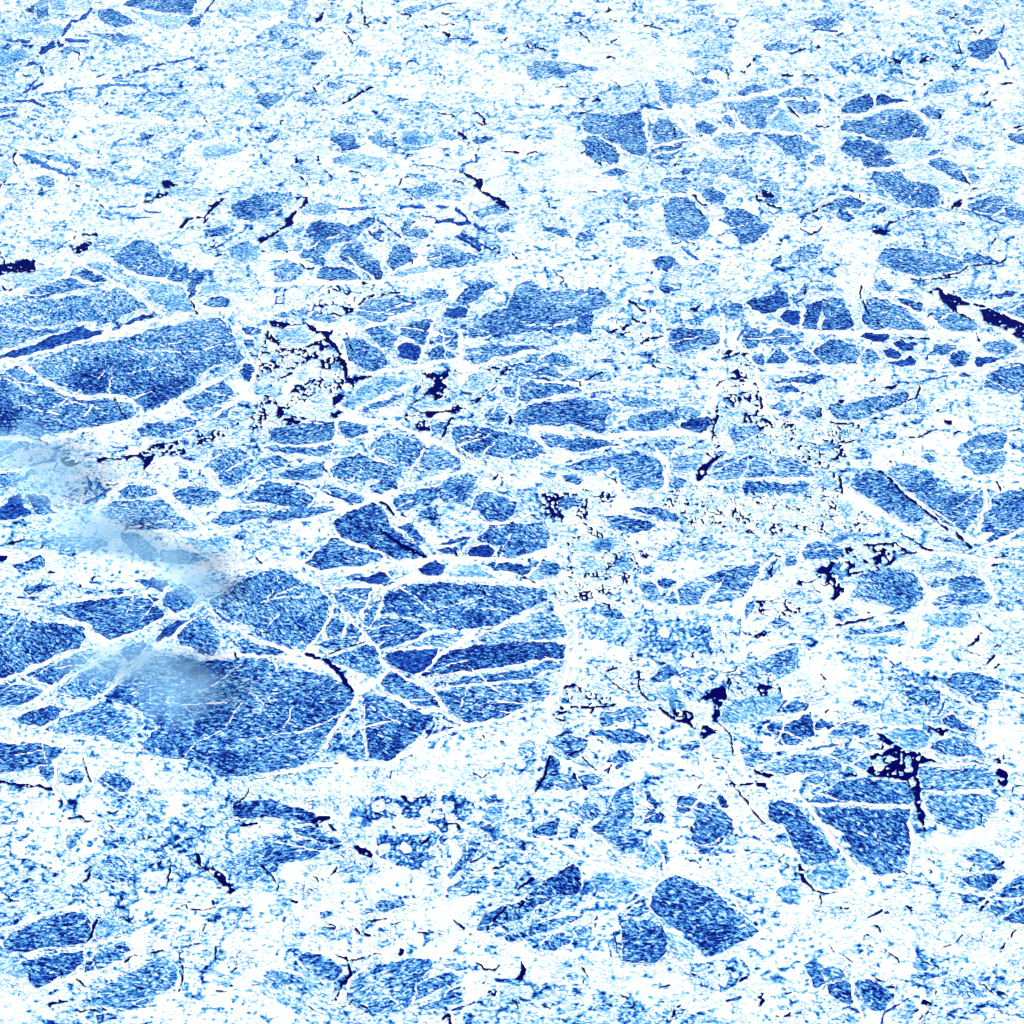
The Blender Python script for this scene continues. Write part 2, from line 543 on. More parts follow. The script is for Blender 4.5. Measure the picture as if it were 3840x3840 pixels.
F .36 -8,130 20,131 45,129 48,133 40,138 25,136 5,134
F .42 75,130 85,122 95,120 108,124 116,129 112,138 105,146 95,145 85,140 78,136
F .5 110,145 115,133 122,128 135,134 142,144 130,148 118,150
R 1.2 50,112 49,130 45,143 40,155 38,165
R 1.5 118,128 110,140 105,147 100,160
R 1.6 0,129 25,130 50,127 75,122 95,116
F .4 45,148 55,140 68,136 75,140 85,143 98,147 100,152 88,155 75,155 60,158 50,153
F .4 8,150 20,147 35,142 43,141 41,150 35,155 20,155 10,154
F .42 -5,138 12,138 20,141 10,146 -5,147
F .32 -15,168 -5,158 0,155 10,157 25,162 35,168 32,173 20,175 5,172 -10,170
S .16 1.6 25,158 40,163 55,168 63,173
R 1.5 10,155 25,157 45,166 60,174
F .42 40,156 50,158 62,164 72,168 70,174 62,172 50,166 42,160
R 2 42,152 55,159 70,166 82,167
F .3 73,160 85,155 95,155 93,162 85,167 78,164
R 2.5 0,193 25,185 50,178 70,172 85,166 100,160 115,156 130,152 145,148
F .34 0,180 10,176 25,174 45,174 52,177 40,181 20,184 0,186
S .1 2.2 83,170 88,174 92,180
F .42 90,170 100,165 110,162 120,160 130,155 145,150 152,152 150,160 148,168 140,172 130,170 125,168 118,172 105,176 95,178
D .3 133,160 142,157 150,158 148,168 140,172 134,168
F .3 110,180 118,173 125,178 130,180 122,184 112,183
S .1 1.2 112,180 125,183
F .34 152,165 162,163 175,168 182,172 180,180 170,186 160,185 155,178 148,175
S .1 1.6 165,154 168,151
S .16 .9 170,153 180,151
R 1.8 145,175 160,188 175,186 193,178
T 1 2
F .3 7,46 20,41 35,36 44,33 43,40 42,50 30,49 18,50 10,49
F .33 90,17 94,13 100,14 105,17 103,19 96,19
S .4 1.6 80,19 87,19
S .08 1.6 69,25 73,26
S .06 1.8 74,27 78,31 82,33
S .08 1.8 72,37 76,40 82,41
S .08 2 56,48 60,46
S .08 2 65,45 68,43
S .06 1.3 60,51 66,49 70,47
S .06 1.5 78,55 84,51
S .06 1.6 82,54 90,51 94,50
S .06 1.6 97,46 100,45
S .08 1.4 43,53 46,53
L 112,30 122,28 119,33
Z 3 .22 .3 45,48 60,35 70,22 95,25 120,25 135,30 138,42 110,42 95,48 75,55 55,52
F .38 97,50 104,45 115,45 130,45 136,48 135,56 125,58 112,62 103,64 98,58
F .4 48,68 58,67 60,70 50,71
F .48 5,66 15,63 25,66 32,71 22,73 12,70
F .56 25,80 32,74 45,75 58,80 55,84 40,83
F .34 -1,76 8,72 18,76 22,81 10,80 -1,79
R 2.2 -2,83 25,84 55,85 85,86 100,88
F .3 -1,85 15,84 25,86 35,88 25,91 10,95 -1,97
R 1.5 -2,98 20,95 45,90 65,87
F .34 -4,100 15,98 35,94 45,97 55,100 58,105 50,113 55,118 48,120 40,118 28,114 18,117 5,115 -4,115
F .48 45,95 65,94 90,95 104,97 100,100 85,102 70,102 55,98
D .33 70,96 85,97 90,100 75,101
F .4 68,110 80,105 95,104 108,107 105,112 90,119 75,120 68,116
F .2 106,115 115,109 128,109 129,115 125,120 115,120 108,118
F .5 105,100 115,102 122,108 112,109 104,105
R 5 0,118 25,121 55,124 80,121 105,121 128,122
F .42 5,123 15,121 22,125 30,126 50,124 60,128 65,129 50,133 35,135 25,133 12,131
D .26 28,128 50,125 60,129 40,133 30,134
R 1.5 5,137 25,137 45,133 65,130 80,127
F .36 55,138 65,135 80,136 92,141 94,150 96,158 90,163 80,160 72,163 65,158 62,150
F .46 22,145 35,140 50,136 58,138 56,145 45,150 30,147
R 4 90,136 97,142 97,155 96,163
F .52 100,140 110,136 125,136 122,148 110,150 102,146
F .45 98,158 104,152 112,155 108,160 100,162
F .45 85,128 95,126 110,128 100,134 90,133
F .4 4,150 12,147 18,150 15,154 8,153
F .44 20,152 28,150 38,155 34,158 24,156
Z 5 .25 .05 137,60 150,62 157,70 160,80 163,92 166,105 170,112 160,114 150,112 138,114 135,125 138,130 128,134 129,118 132,105 135,95 138,85 140,75
L 118,152 120,147 125,143 128,139 135,138 132,142 128,146 126,152 122,155 118,156
W .9 121,150 124,148 124,150 122,152
L 129,132 133,128 136,131
S .06 1.4 126,135 131,139 138,136
S .06 1.6 137,66 142,65
S .06 1.6 140,82 148,80 154,80
S .06 1.6 144,87 152,86
S .08 1.2 148,92 158,90
S .06 1.6 152,63 157,68
S .06 1.6 160,85 163,88
S .06 1.8 165,95 166,103
S .06 2.4 165,110 170,112
S .06 1.8 134,100 133,108 131,118 130,125
W .82 138,105 148,100 155,103 150,108 140,110
R 3 138,35 138,48 137,58
R 3 148,55 155,63 162,72 164,85 168,100 175,112
F .2 154,26 165,22 178,18 186,18 185,30 175,33 165,35 157,31
R 1.5 154,28 160,33 168,40 175,40
F .17 178,37 185,32 193,31 193,43 186,42
F .5 135,28 140,24 152,27 153,33 148,38 138,35
F .38 151,50 158,45 165,44 166,52 163,58 155,60 151,55
S .26 1.5 147,53 152,46
F .35 166,53 172,46 180,45 190,50 193,55 180,57 168,56
F .3 168,70 172,62 180,61 185,66 180,70
F .4 159,66 165,63 168,71 162,70
F .44 142,125 141,117 150,117 163,115 162,121 152,127 145,129
W .96 135,130 134,122 140,118 142,128 138,131
F .36 130,136 138,133 141,134 136,136
F .44 130,148 136,141 145,137 155,138 154,148 148,154 138,154 130,152
F .46 156,150 158,140 172,139 174,152 160,153
R 1.4 128,156 160,154 193,154 210,154
F .34 150,160 155,156 175,156 193,157 193,163 178,163 165,165 155,164
F .5 137,160 145,158 147,164 140,165
F .44 17,170 25,166 32,168 36,173 28,176 18,176
Z 4 .28 .07 5,165 40,160 60,165 58,170 40,175 38,185 30,188 15,193 5,180
F .34 67,175 75,174 90,174 100,178 106,182 105,185 95,185 88,180 75,178
F .24 50,181 65,180 80,184 90,186 82,192 70,193 58,190
R 1.6 42,180 60,180 80,183 95,188
Z 2.7 .18 .14 60,164 115,160 125,158 150,168 193,165 193,193 110,193 108,183 90,172
T 1 3
S .06 1.3 112,9 117,11 130,9 145,8
S .06 1.3 135,7 147,5 151,2 152,0 165,-1 176,-3 180,-5
S .14 1 120,14 127,12
L 122,18 128,17 134,16 138,19 145,22 150,25 158,27 165,29 175,33 185,38 197,42 197,55 188,51 182,48 175,45 167,43 164,39 163,35 161,31 155,28 146,29 145,32 150,35 157,38 156,39 148,36 143,32 137,27 132,22 126,20
W .88 145,29 155,28 162,33 164,38 158,38 150,34
W .9 127,18 132,18 133,22 128,21
W .95 175,43.5 182,41.5 182,42.4 176,44.3
W .95 160,30 168,30 168,31.5 161,31
W .9 180,46 187,44 187,47 182,48
F .5 140,20 150,15 165,13 170,12 168,18 160,24 150,23 145,21
F .3 170,21 180,18 188,18 187,21 178,23
F .5 170,30 180,26 196,25 196,38 180,34 172,32
F .42 28,21 35,13 40,12 37,20 30,22
S .1 1.2 35,12 35,21
S .2 1.5 28,26 35,23
F .46 45,17 52,13 57,18 52,20
F .2 36,27 45,25 47,30 45,37 42,46 34,46 33,40
F .23 47,24 60,23 64,28 67,35 69,38 72,43 65,46 55,47 46,46 50,38 46,32
R 1 46,45 50,37 54,34
R 2 31,30 33,35 31,47
F .36 78,24 85,22 95,25 108,31 115,38 125,46 112,47 95,47 82,46 76,38 78,30
R 1.6 84,21 95,24 110,31 125,38 138,47
S .1 1.1 75,13 75,22 78,29 82,35
S .14 1.5 87,40 92,45
F .2 99,22 110,25 120,28 118,32 112,32 104,26
F .4 85,13 95,10 98,18 88,20
F .5 100,18 110,15 118,20 108,22
F .5 124,32 130,28 140,32 150,37 160,42 158,47 140,47 130,42
R 3 -3,43 20,44 40,48 70,48 100,47 130,48 160,50
F .16 74,51 80,48 95,49 96,52 90,54 80,54
S .15 1.3 103,51 115,52 125,52
F .17 95,56 105,54 116,56 113,61 105,61 99,58
F .19 91,60 95,59 105,63 102,66 95,66
F .18 94,71 103,67 112,65 116,69 114,72 105,73
F .38 45,58 52,53 60,53 70,57 76,64 72,71 62,71 52,71 45,67 40,63
F .44 5,50 15,46 25,47 31,53 25,57 12,57 5,55
F .38 9,66 12,59 17,60 20,66 15,70
F .5 24,63 35,60 40,65 48,71 35,71 27,69
S .3 1.4 27,57 34,54
F .46 75,58 85,60 90,68 80,71 76,68
F .4 128,62 127,57 134,55 146,59 140,63 130,65 120,64
F .3 138,68 143,63 150,62 156,65 150,73 142,72
F .16 158,72 159,66 168,65 177,67 170,70 160,73
F .52 163,57 172,53 185,53 190,58 180,64 168,62
R 2 118,74 140,75 165,72 185,68 196,66
F .4 163,87 168,80 175,73 190,70 196,72 196,90 185,94 178,90 170,89
F .26 118,75 125,74 130,77 120,78
F .26 131,77 138,75 138,78
F .22 144,79 150,77 155,80 148,81
F .25 11,85 25,80 40,77 48,78 47,82 40,85 30,84 18,85
F .26 11,88 25,85 32,91 15,92 12,90
L 88,88 95,86 103,85 97,89
F .4 53,105 60,100 75,96 95,93 110,90 112,92 108,98 95,104 80,110 70,112 58,109
S .1 1.2 83,106 90,102 105,99 115,95 118,85
S .3 1.5 120,83 138,80
S .12 1 50,105 56,100
L 55,101 60,96 66,95 62,99
F .28 14,108 20,105 26,103 24,107 16,109
F .5 30,105 40,101 46,102 44,110 36,112
S .12 1.3 46,102 46,108 40,112
F .56 8,103 14,99 24,101 18,105
F .5 117,94 125,96 122,103 116,104
F .56 103,108 108,102 115,100 112,107
F .45 14,140 25,139 35,144 42,152 25,153 14,152
F .35 14,164 25,157 38,156 36,162 25,165 15,166
L 134,110 140,111 140,115 134,113
L 129,104 133,104 133,107 130,106
S .08 1.6 111,124 118,124 125,120 130,118
S .1 1 102,113 112,117
S .1 1.2 85,110 98,111
S .1 1.6 143,121 147,119
L 21,114 27,114 24,118
L 50,141 57,136 64,131 62,136 66,137 58,139
S .08 1.6 62,127 70,127
S .08 1.4 48,125 54,127
F .5 38,130 50,127 62,130 55,133 42,133
F .44 60,120 66,119 68,122 62,123
F .46 88,122 97,119 105,124 95,126
Z 4 .26 .08 68,113 80,113 80,121 70,121
Z 3 .2 .1 20,112 68,113 72,120 65,140 45,150 60,152 62,165 40,160 45,148 30,140 0,135 0,112
F .4 68,160 70,152 80,148 88,148 95,155 105,163 115,172 122,178 120,185 110,187 100,180 85,170 74,164
S .08 1.7 87,147 94,152 105,163 115,172 125,180 138,191
F .42 90,149 100,146 110,143 125,148 130,155 128,162 140,160 145,165 158,163 164,160 163,170 160,180 150,192 140,190 130,182 120,172 108,160 95,152
D .28 122,150 130,155 130,168 150,166 150,175 130,172 118,160
D 1 138,155 143,150 150,154 146,158
D .65 92,150 105,146 115,150 112,158 100,157
F .34 118,138 125,135 132,142 125,142
R 2 98,140 120,144 140,147 160,154 180,154
F .48 145,132 155,124 170,121 182,122 178,132 160,133 148,137
F .46 148,138 165,134 182,133 180,145 170,150 158,152 150,145
R 4 62,162 75,168 85,176 100,186 115,193
S .3 1.5 86,172 95,178
F .36 168,175 172,166 182,163 197,160 203,185 185,190 172,193 162,193 164,184
R 3 166,163 165,175 162,185 158,193
S .1 1.5 60,150 62,165
Z 2.7 .18 .12 0,166 40,163 62,168 85,182 95,193 0,193
W .94 8,182 20,175 35,178 40,185 25,187 10,186
T 2 0
S .08 1.6 5,8 18,5
L -3,15 6,16 4,20 -3,21
F .34 8,23 20,20 30,17 33,20 32,26 20,27
S .14 2 36,28.5 41,28.5
S .25 1.6 30,11 36,3
F .34 85,0 95,-2 105,3 110,8 115,16 112,21 105,20 98,15 92,8
F .46 115,12 130,12 150,18 155,20 135,22 116,20
F .62 138,8 150,3 165,2 170,10 158,18 145,16
F .5 36,3 60,2 75,4 80,9 60,14 45,16 34,11
F .3 18,38 33,37 44,38 30,42 22,45 17,42
F .28 60,43 72,42 75,44 65,46
S .28 2 66,36 73,36
S .24 1.3 12,47 28,47
F .4 75,43 85,41 95,41 85,45
F .22 95,33 110,33 122,36 118,42 108,40
F .2 108,46 117,47 113,50
F .3 120,42 135,38 143,45 138,55 126,58 118,52
F .3 35,54 60,50 85,47 100,46 112,50 118,58 117,63 110,65 100,70 90,77 80,78 72,75 65,66 50,62 38,58
R 2 5,55 30,52 60,48 90,46
F .34 -3,60 15,60 30,65 50,66 60,69 64,76 58,82 45,85 35,92 20,98 10,103 -3,105
R 2 -4,107 20,101 40,91 60,84 80,80 95,73 110,66 125,60 140,55
R 1.8 20,125 40,111 60,100 75,90 85,83
R 1.8 30,140 60,127 72,120 85,108 95,98 110,86 125,75 140,62
F .34 20,103 30,98 45,91 58,86 70,86 65,93 50,102 38,111 28,107
F .18 112,78 118,71 128,65 138,62 132,68 122,75 114,80
F .2 88,88 95,80 103,77 106,82 100,88 92,95
F .36 -3,110 10,106 20,110 32,115 20,123 10,125 -3,124
F .46 40,115 55,105 70,96 82,93 88,98 80,108 70,118 50,120
F .34 12,135 25,128 38,125 50,128 40,136 28,140 16,139
F .5 30,142 45,134 60,128 72,123 85,128 100,130 105,138 98,148 90,152 75,148 50,146 35,145
F .37 100,100 112,88 125,90 150,92 175,91 193,90 201,98 213,98 233,103 248,108 256,118 257,125 248,132 241,140 236,150 228,160 218,168 203,172 183,176 160,177 150,170 140,165 130,165 115,158 105,152 108,145 115,140 100,128 85,122 75,120 85,110
D .13 120,91 140,92 155,95 168,102 152,110 140,106 125,98
D .6 100,100 115,90 122,97 130,105 120,110 105,106
D .3 225,112 240,108 252,118 240,138 222,140 205,146 190,142 215,130
D .26 150,165 165,158 185,160 180,172 165,176
R 1 130,165 145,150 160,143
F .46 100,152 115,148 130,152 128,165 115,162 105,158
F .4 127,75 135,65 145,61 152,66 158,75 160,82 155,88 140,84 130,80
R 2 112,82 130,85 150,90 170,88 193,89
R 1.5 150,55 165,66 180,74 193,80
S .3 1.6 155,56 166,65
F .42 150,50 165,42 180,32 193,27 203,26 213,32 223,37 231,40 238,47 239,55 235,66 228,78 221,86 208,83 193,78 185,72 170,62 155,55
F .34 168,80 178,76 188,82 193,84 193,88 175,87
R 3 -4,145 25,150 45,155
F .29 -3,152 15,153 30,153 47,155 42,162 38,167 25,170 10,174 -3,175
R .8 31,154 34,166
F .45 28,170 38,168 40,172 35,180 28,175
S .14 2.5 -2,180 15,183 28,183 38,186
F .5 45,174 55,170 62,175 58,180 50,183 43,180
S .12 1.5 52,177 54,178
F .44 70,178 78,172 88,174 98,180 95,188 82,189 75,185
S .12 1.1 61,163 63,172 66,180
R 3 45,160 40,172 40,185 47,195
T 2 1
F .24 48,-7 55,-13 65,-17 76,-22 84,-20 88,-10 95,0 102,6 110,11 115,16 108,20 100,20 92,20 88,17 85,14 78,12 68,9 58,5 50,0
S .05 3 84,-2 92,5 100,10 108,14 115,17
F .3 96,-5 105,-7 113,3 117,10 112,8 104,3
F .34 27,22 38,12 46,3 52,4 60,8 72,12 82,15 86,20 75,22 60,25 45,27 32,26
R 1.5 50,2 60,8 72,12 82,14 88,20
R 1.5 20,26 35,14 46,2
F .2 120,14 130,11 138,10 140,15 130,16
F .17 125,8 135,5 145,2 150,3 143,6 132,9
F .18 145,15 150,10 160,9 166,11 162,18 155,18 148,17
R 1.2 140,17 146,8 151,2
R 1.6 105,-4 120,6 135,4 150,0
F .3 152,5 160,-3 172,-8 185,-6 200,-8 205,0 205,10 193,15 180,18 170,19 167,14 170,8 160,8
R 3 -3,22 20,22 40,28 70,25 100,23 120,18 140,18 160,18 180,19 205,14
F .15 110,26 115,23 122,20 130,23 128,30 120,31 112,29
F .18 62,34 75,31 82,28 90,30 91,33 83,37 75,36 65,35
F .26 90,28 97,27 93,31
F .3 58,32 66,30 70,30 62,34
F .66 130,27 140,23 152,23 158,28 168,32 150,32 132,32
F .25 158,23 172,21 185,23 198,29 190,31 175,29 165,27
F .76 33,30 45,28 60,34 75,38 60,40 42,38
R 3.4 55,39 75,39 90,39 98,34 115,32 140,34 170,35 200,37
R 2 20,24 30,32 38,38 45,47 52,55 60,62 70,72 78,82 84,92 90,99 100,105 112,108
F .32 86,42 100,37 120,36 140,37 165,38 193,39 205,42 203,50 195,52 185,57 175,63 165,68 150,69 135,70 120,66 105,62 92,58 82,58
D .6 135,48 150,46 155,54 140,56
F .35 48,42 60,40 75,41 72,50 66,60 60,58 52,50
R 2 76,42 72,52 66,64
R 1.2 84,46 80,58 74,70
F .42 70,62 78,50 83,45 82,55 78,62 73,68
F .4 73,72 78,62 90,62 105,64 118,70 105,78 90,84 82,84 76,78
R 1.2 84,87 100,83 110,76 122,70 135,72 150,70
R 1.3 88,86 105,84 120,83 130,84
F .52 102,82 115,75 125,72 140,74 148,72 140,78 130,83 115,82
F .18 85,88 95,86 110,84 126,84 122,92 115,100 108,102 98,100 90,95
R 2 108,105 118,97 128,87 145,78 165,70 180,63 200,55
F .24 112,103 120,95 128,88 140,84 155,82 170,80 193,79 208,80 217,82 215,92 206,92 193,93 175,97 155,100 135,102
F .58 150,80 165,72 185,65 205,58 212,62 217,70 210,78 193,78 180,79 160,81
R 1.5 110,107 130,103 160,99 193,94 215,92
F .4 118,111 140,105 165,101 190,98 195,105 175,107 150,109 135,112
R 1 130,111 160,108 193,107
F .4 122,115 135,112 150,111 175,109 193,109 198,115 190,120 185,128 175,133 160,137 148,139 140,135 132,128 127,120
D .3 150,124 170,120 185,122 178,132 160,137 148,138
R 1 120,113 128,128 140,135 147,140
R 1.6 78,114 95,120 110,127 125,130 145,140
F .34 82,110 88,102 92,103 105,108 115,112 122,118 128,127 115,126 100,120 88,115
R 2 62,122 70,115 80,109 90,100
R 3 42,155 50,140 60,128 66,120
F .35 68,122 78,116 90,120 105,127 118,132 122,136 112,146 100,156 90,164 80,166 75,165 72,150
D .22 76,152 86,154 88,162 78,165
R 1.2 70,125 72,145 73,165
F .4 56,155 60,150 68,140 70,150 71,163 62,166 57,160
F .2 47,142 52,136 53,141 49,144
F .2 47,148 52,143 53,147 50,150
F .4 42,125 45,118 55,122 60,127 52,133 44,138 40,130
F .28 125,147 128,140 138,140 142,144 135,148
S .16 1.3 115,150 122,138
F .32 126,133 138,135 143,140 134,138
S .13 3.4 30,88 38,90 45,93 52,100 58,108 63,115
F .46 45,90 55,87 72,80 78,82 82,92 85,98 78,105 68,102 58,97 50,94
S .1 1.3 45,87 60,82 72,78
F .4 35,82 45,77 58,76 70,74 60,82 48,85
F .36 42,70 48,60 56,65 54,76 44,76
F .36 57,75 60,65 68,70 70,74
R 2 48,55 42,68 35,78 29,87
R 1.5 58,64 55,75
R 2.6 0,80 12,84 25,88 40,95 50,103 55,108
F .22 -1,81 6,83 12,86 6,90 -1,87
R 4 0,178 20,172 40,168 70,168 85,168 100,160 120,148 145,140 170,136 190,125
F .55 180,155 188,150 195,152 195,162 185,165
S .15 1.4 150,174 156,177 162,173
S .12 1.6 163,146 166,146
F .62 165,172 172,170 170,177
S .16 1 116,168 115,173
S .16 1 90,172 89,178
T 2 2
F .78 30,8 45,4 60,3 64,7 55,14 40,15 30,13
D .34 42,10 46,6 55,5 60,8 55,13 47,13
F .4 -2,20 10,20 20,22 25,26 15,30 5,28 -2,26
F .66 -2,28 18,30 20,33 -2,33
F .7 33,22 40,20 52,20 50,28 38,28
F .45 58,20 65,16 71,18 68,22 60,23
F .66 55,24 75,20 70,28 60,30
Z 3 .26 .08 18,0 32,2 40,-5 60,-2 75,5 85,15 75,28 72,38 60,42 45,48 20,52 15,44 25,30 28,15
W .92 21,38 27,35 31,38 30,41 24,42
L 79,16 81,14 86,15 83,18
F .5 76,26 80,23 90,24 85,30 77,30
F .56 88,18 98,10 108,12 105,20 95,22
F .58 105,8 125,7 150,10 140,14 120,14
F .44 76,36 86,35 92,43 90,50 82,47 77,43
F .35 90,34 105,34 104,38 95,42 91,38
F .4 95,48 102,42 104,50 98,53
F .46 108,38 112,34 125,36 130,40 122,47 115,52 106,52 105,45
F .4 120,32 135,28 150,23 165,24 163,30 158,38 152,46 145,50 132,52 124,53 130,44 135,37
L 145,33 150,29 150,31 146,35
R 2 117,56 125,48 133,40 138,35
R 3 145,66 150,55 158,42 166,28 172,20 180,15
R 2.4 93,22 115,24 140,22 165,20
F .45 152,58 155,50 160,48 158,58 153,62
F .5 165,35 172,26 178,25 170,36
F .4 170,65 175,60 183,64 188,66 180,68 174,69
L 157,75 163,72 168,70 167,76 160,77
S .12 1.3 152,71 158,74
Z 3.4 .22 .35 30,55 70,50 110,55 150,60 150,75 140,95 110,100 70,85 40,75
Z 3.4 .26 .12 160,48 193,45 193,62 165,60
F .46 48,55 55,52 65,57 68,62 58,63 50,60
F .5 77,76 82,74 84,80 78,80
S .2 1 86,70 85,78
F .55 120,73 130,73 128,75
F .46 116,86 122,84 130,86 122,88
F .48 -1,57 8,57 18,60 22,68 25,75 10,78 -1,77
R 3 20,60 32,70 33,80 27,90 25,100 20,115 10,130
F .3 0,97 10,94 24,92 22,97 10,101 0,104
F .52 -2,108 10,105 15,108 -2,113
F .38 -2,115 12,113 12,118 8,120 -2,122
Z 4 .3 .06 20,112 28,108 45,115 60,120 60,125 40,126 27,125 20,118
W .9 42,115 48,110 55,113 48,120
L 13,132 17,127 20,125 25,127 22,130 17,133
S .08 1.3 27,126 40,126 60,124
S .14 1.8 54,100 58,98 61,97
S .1 1.3 76,100 77,112 80,118
S .08 1.9 78,116 84,121
S .15 1.1 53,103 62,112 70,115
F .35 85,105 92,98 100,97 106,101 100,106 92,109 87,110
F .5 105,103 112,100 125,96 128,100 115,104 108,106
F .32 125,104 130,101 133,104 128,107
F .4 108,115 117,111 116,117 110,119
F .62 88,112 100,110 106,120 95,122
L 119,120 126,116 132,112 138,110 139,115 141,119 139,122 136,126 135,132 134,137 139,140 136,139 132,137 128,136 131,131 133,126 132,122 126,121
S .1 1.1 142,104 140,109 144,104 150,109
L 120,146 122,139 128,139 130,142 136,143 128,145 123,148
Z 3.6 .3 .05 91,126 100,120 110,122 116,132 118,140 110,138 100,133
S .1 2 92,127 98,132 105,136 112,137 118,141
Z 3.6 .42 .04 147,118 152,112 160,110 180,112 178,117 165,119 155,117
W .92 118,133 128,130 133,134 128,138 120,138
W .84 108,128 120,123 130,125 128,130 115,130
F .6 136,130 145,122 160,118 175,118 182,121 175,132 160,136 145,138 138,138
S .16 1.3 176,129 184,121
F .46 150,98 165,92 180,85 193,82 193,95 185,102 170,104 158,103 148,103
D .36 165,95 175,90 190,88 188,98 170,101
R 4 142,92 155,85 170,80 193,78
S .08 1.3 138,140 143,146 145,160
F .74 124,150 135,144 143,145 144,158 135,160 126,158
F .44 106,157 112,151 118,150 122,155 115,159
F .52 106,161 115,160 122,163 110,165
F .48 47,130 60,128 75,125 82,128 82,135 65,137 50,140 47,135
F .22 40,142 50,143 58,143 62,141 72,142 82,146 82,151 75,152 60,152 50,148 42,145
F .32 15,153 18,148 28,146 40,150 38,158 30,163 22,161
S .12 2 24,161 35,157
S .2 1.4 16,148 28,144
S .15 2 17,135 24,137
F .33 53,167 56,159 65,157 72,161 75,165 68,168
F .22 8,177 12,161 18,162 19,167 18,175 14,185 12,186 2,186 3,180
S .1 2 12,161 8,178 2,186
F .52 15,178 22,175 30,176 35,182 30,186 16,186
F .45 33,176 45,174 52,180 42,185 36,183
S .12 2 30,175 33,180 39,186
F .62 82,168 90,166 104,167 100,171 85,170
S .1 1.9 161,172 170,174 174,175
S .1 1.4 143,181 150,182 160,181
S .1 2.2 163,182 168,183
S .12 1.6 131,163 134,163
F .56 150,155 165,157 175,162 160,170 152,168
F .5 165,170 175,165 193,160 193,172 180,175
S .3 2 65,168 60,170
S .2 1.6 52,172 57,169
R 2.4 5,150 18,163 35,170 55,175
R 2 80,125 95,130 115,140 125,160 140,170
T 2 3
F .34 33,14 36,8 45,6 55,8 62,11 61,16 50,17 42,20 34,20
R 1.5 31,25 32,12 36,7
F .46 20,20 27,16 28,24 22,25
Z 6 .3 .04 25,35 45,25 60,12 75,8 95,6 110,14 125,13 100,18 98,24 70,30 66,36 63,44 56,48 50,44 35,40
L 64,11 72,12 66,14
S .06 1.4 78,9 95,8 100,7 108,13
L 77,17 82,20 84,23 78,21
L 96,18 98,20 96,24 94,21
S .06 1.6 104,15 115,14
S .06 1.8 120,11 127,13
S .06 1.8 70,29 76,28
S .06 1.5 105,1 115,7 125,13
L 40,40 48,43 45,44
S .06 1.8 56,48 60,45
S .06 1.6 47,37 52,37
F .44 72,40 75,30 90,26 105,26 114,30 118,38 121,42 118,50 110,56 100,55 85,50 75,47 67,45
D .34 100,36 115,36 118,45 110,54 95,46
R 4 113,25 118,32 123,42 122,48 117,55 114,65 110,80 107,95
F .35 138,36 145,31 158,30 162,34 165,39 155,41 145,43 138,40
F .5 122,25 135,20 150,22 148,28 135,30 124,30
F .48 125,38 130,33 140,33 136,39 128,40
F .52 125,50 140,43 155,42 168,42 170,50 150,53 130,53
R 3 160,20 162,30 170,40 173,50
R 3 115,14 140,16 160,19 193,22
R 3 158,12 170,8 193,-2
F .42 125,3 140,2 150,6 156,12 148,10 138,6
S .15 2 145,0 155,11
F .4 165,5 175,-2 196,-5 196,3 180,4 170,8
S .1 1.4 172,18 188,15
S .12 1.4 170,23 178,21
S .1 2 57,67 70,64 85,61
F .52 53,60 57,54 68,54 72,60 60,64
F .4 62,72 75,69 90,69 105,66 108,70 90,73 70,74
S .1 1.9 103,67 106,64
F .34 90,59 100,55 110,54 108,58 98,60
F .62 66,76 85,74 108,76 100,82 85,83 70,80
F .5 117,80 125,76 132,77 128,82 120,84
S .2 1.4 103,82 108,80
S .2 1.8 82,91 87,93
S .2 1.6 92,90 99,96
F .64 120,60 140,57 158,60 150,68 125,68
L 157,78 160,74 163,71 162,75 161,79
S .1 1.5 150,85 157,79
S .1 1.5 166,95 172,88
S .1 1.6 171,98 175,95
S .1 1.6 181,88 186,87
S .14 1 160,58 162,62
F .4 136,110 140,102 148,100 160,101 170,104 178,110 175,120 165,124 155,120 145,115 138,113
F .4 180,103 188,102 197,100 197,108 185,108
R 2 115,99 135,98 160,97 196,96
R 3 128,110 140,118 155,125 170,132 185,138
F .56 97,106 105,103 115,103 110,108 100,109
F .46 107,122 112,113 125,112 134,114 132,122 120,126 110,127
S .2 1.3 130,132 136,122
F .4 134,134 140,132 148,136 158,142 155,146 145,143 136,138
F .36 145,130 155,127 160,130 152,132
F .45 188,130 197,128 197,138 190,136
F .66 90,130 105,130 120,135 118,139 100,140 92,138
F .6 90,145 100,142 120,143 124,148 122,155 115,158 105,156 95,150
L 86,143 90,144 96,150 108,157 118,158 122,162 130,166 117,167 116,172 117,182 119,193 121,208 122,215 120,216 116,206 115,195 112,186 106,180 100,177 90,177 82,176 78,174 80,169 83,168 83,161 90,159 95,155 92,150
W .84 84,166 87,162 90,164 94,168 90,172 85,171
W .86 92,165 96,161 101,163 99,165
W .84 103,164 104,159 106,160 105,167 103,168
W .82 106,171 108,161 112,161 113,172 108,173
W .84 107,178 112,176 114,180 112,184 109,182
W .7 84,173 88,171 87,175
W .9 115,163 120,161 118,164
W .7 102,174 106,173 105,176
W .94 88,160 96,154 96.5,155 89,161
S .08 1.6 66,174 72,176
S .1 1.4 20,175 28,173
L -2,173 8,173 11,176 8,177
L -2,180 7,180 4,184
F .44 50,145 60,138 75,136 82,140 80,146 65,148 55,148
F .5 70,152 80,151 88,154 90,158 80,156
F .4 15,172 22,165 35,160 50,162 60,166 62,170 50,174 30,174
F .42 52,160 60,156 75,157 82,160 82,166 78,172 68,168 58,164
S .3 2 40,160 45,155 60,153
F .4 125,155 130,150 140,147 152,150 160,155 165,162 150,162 135,160
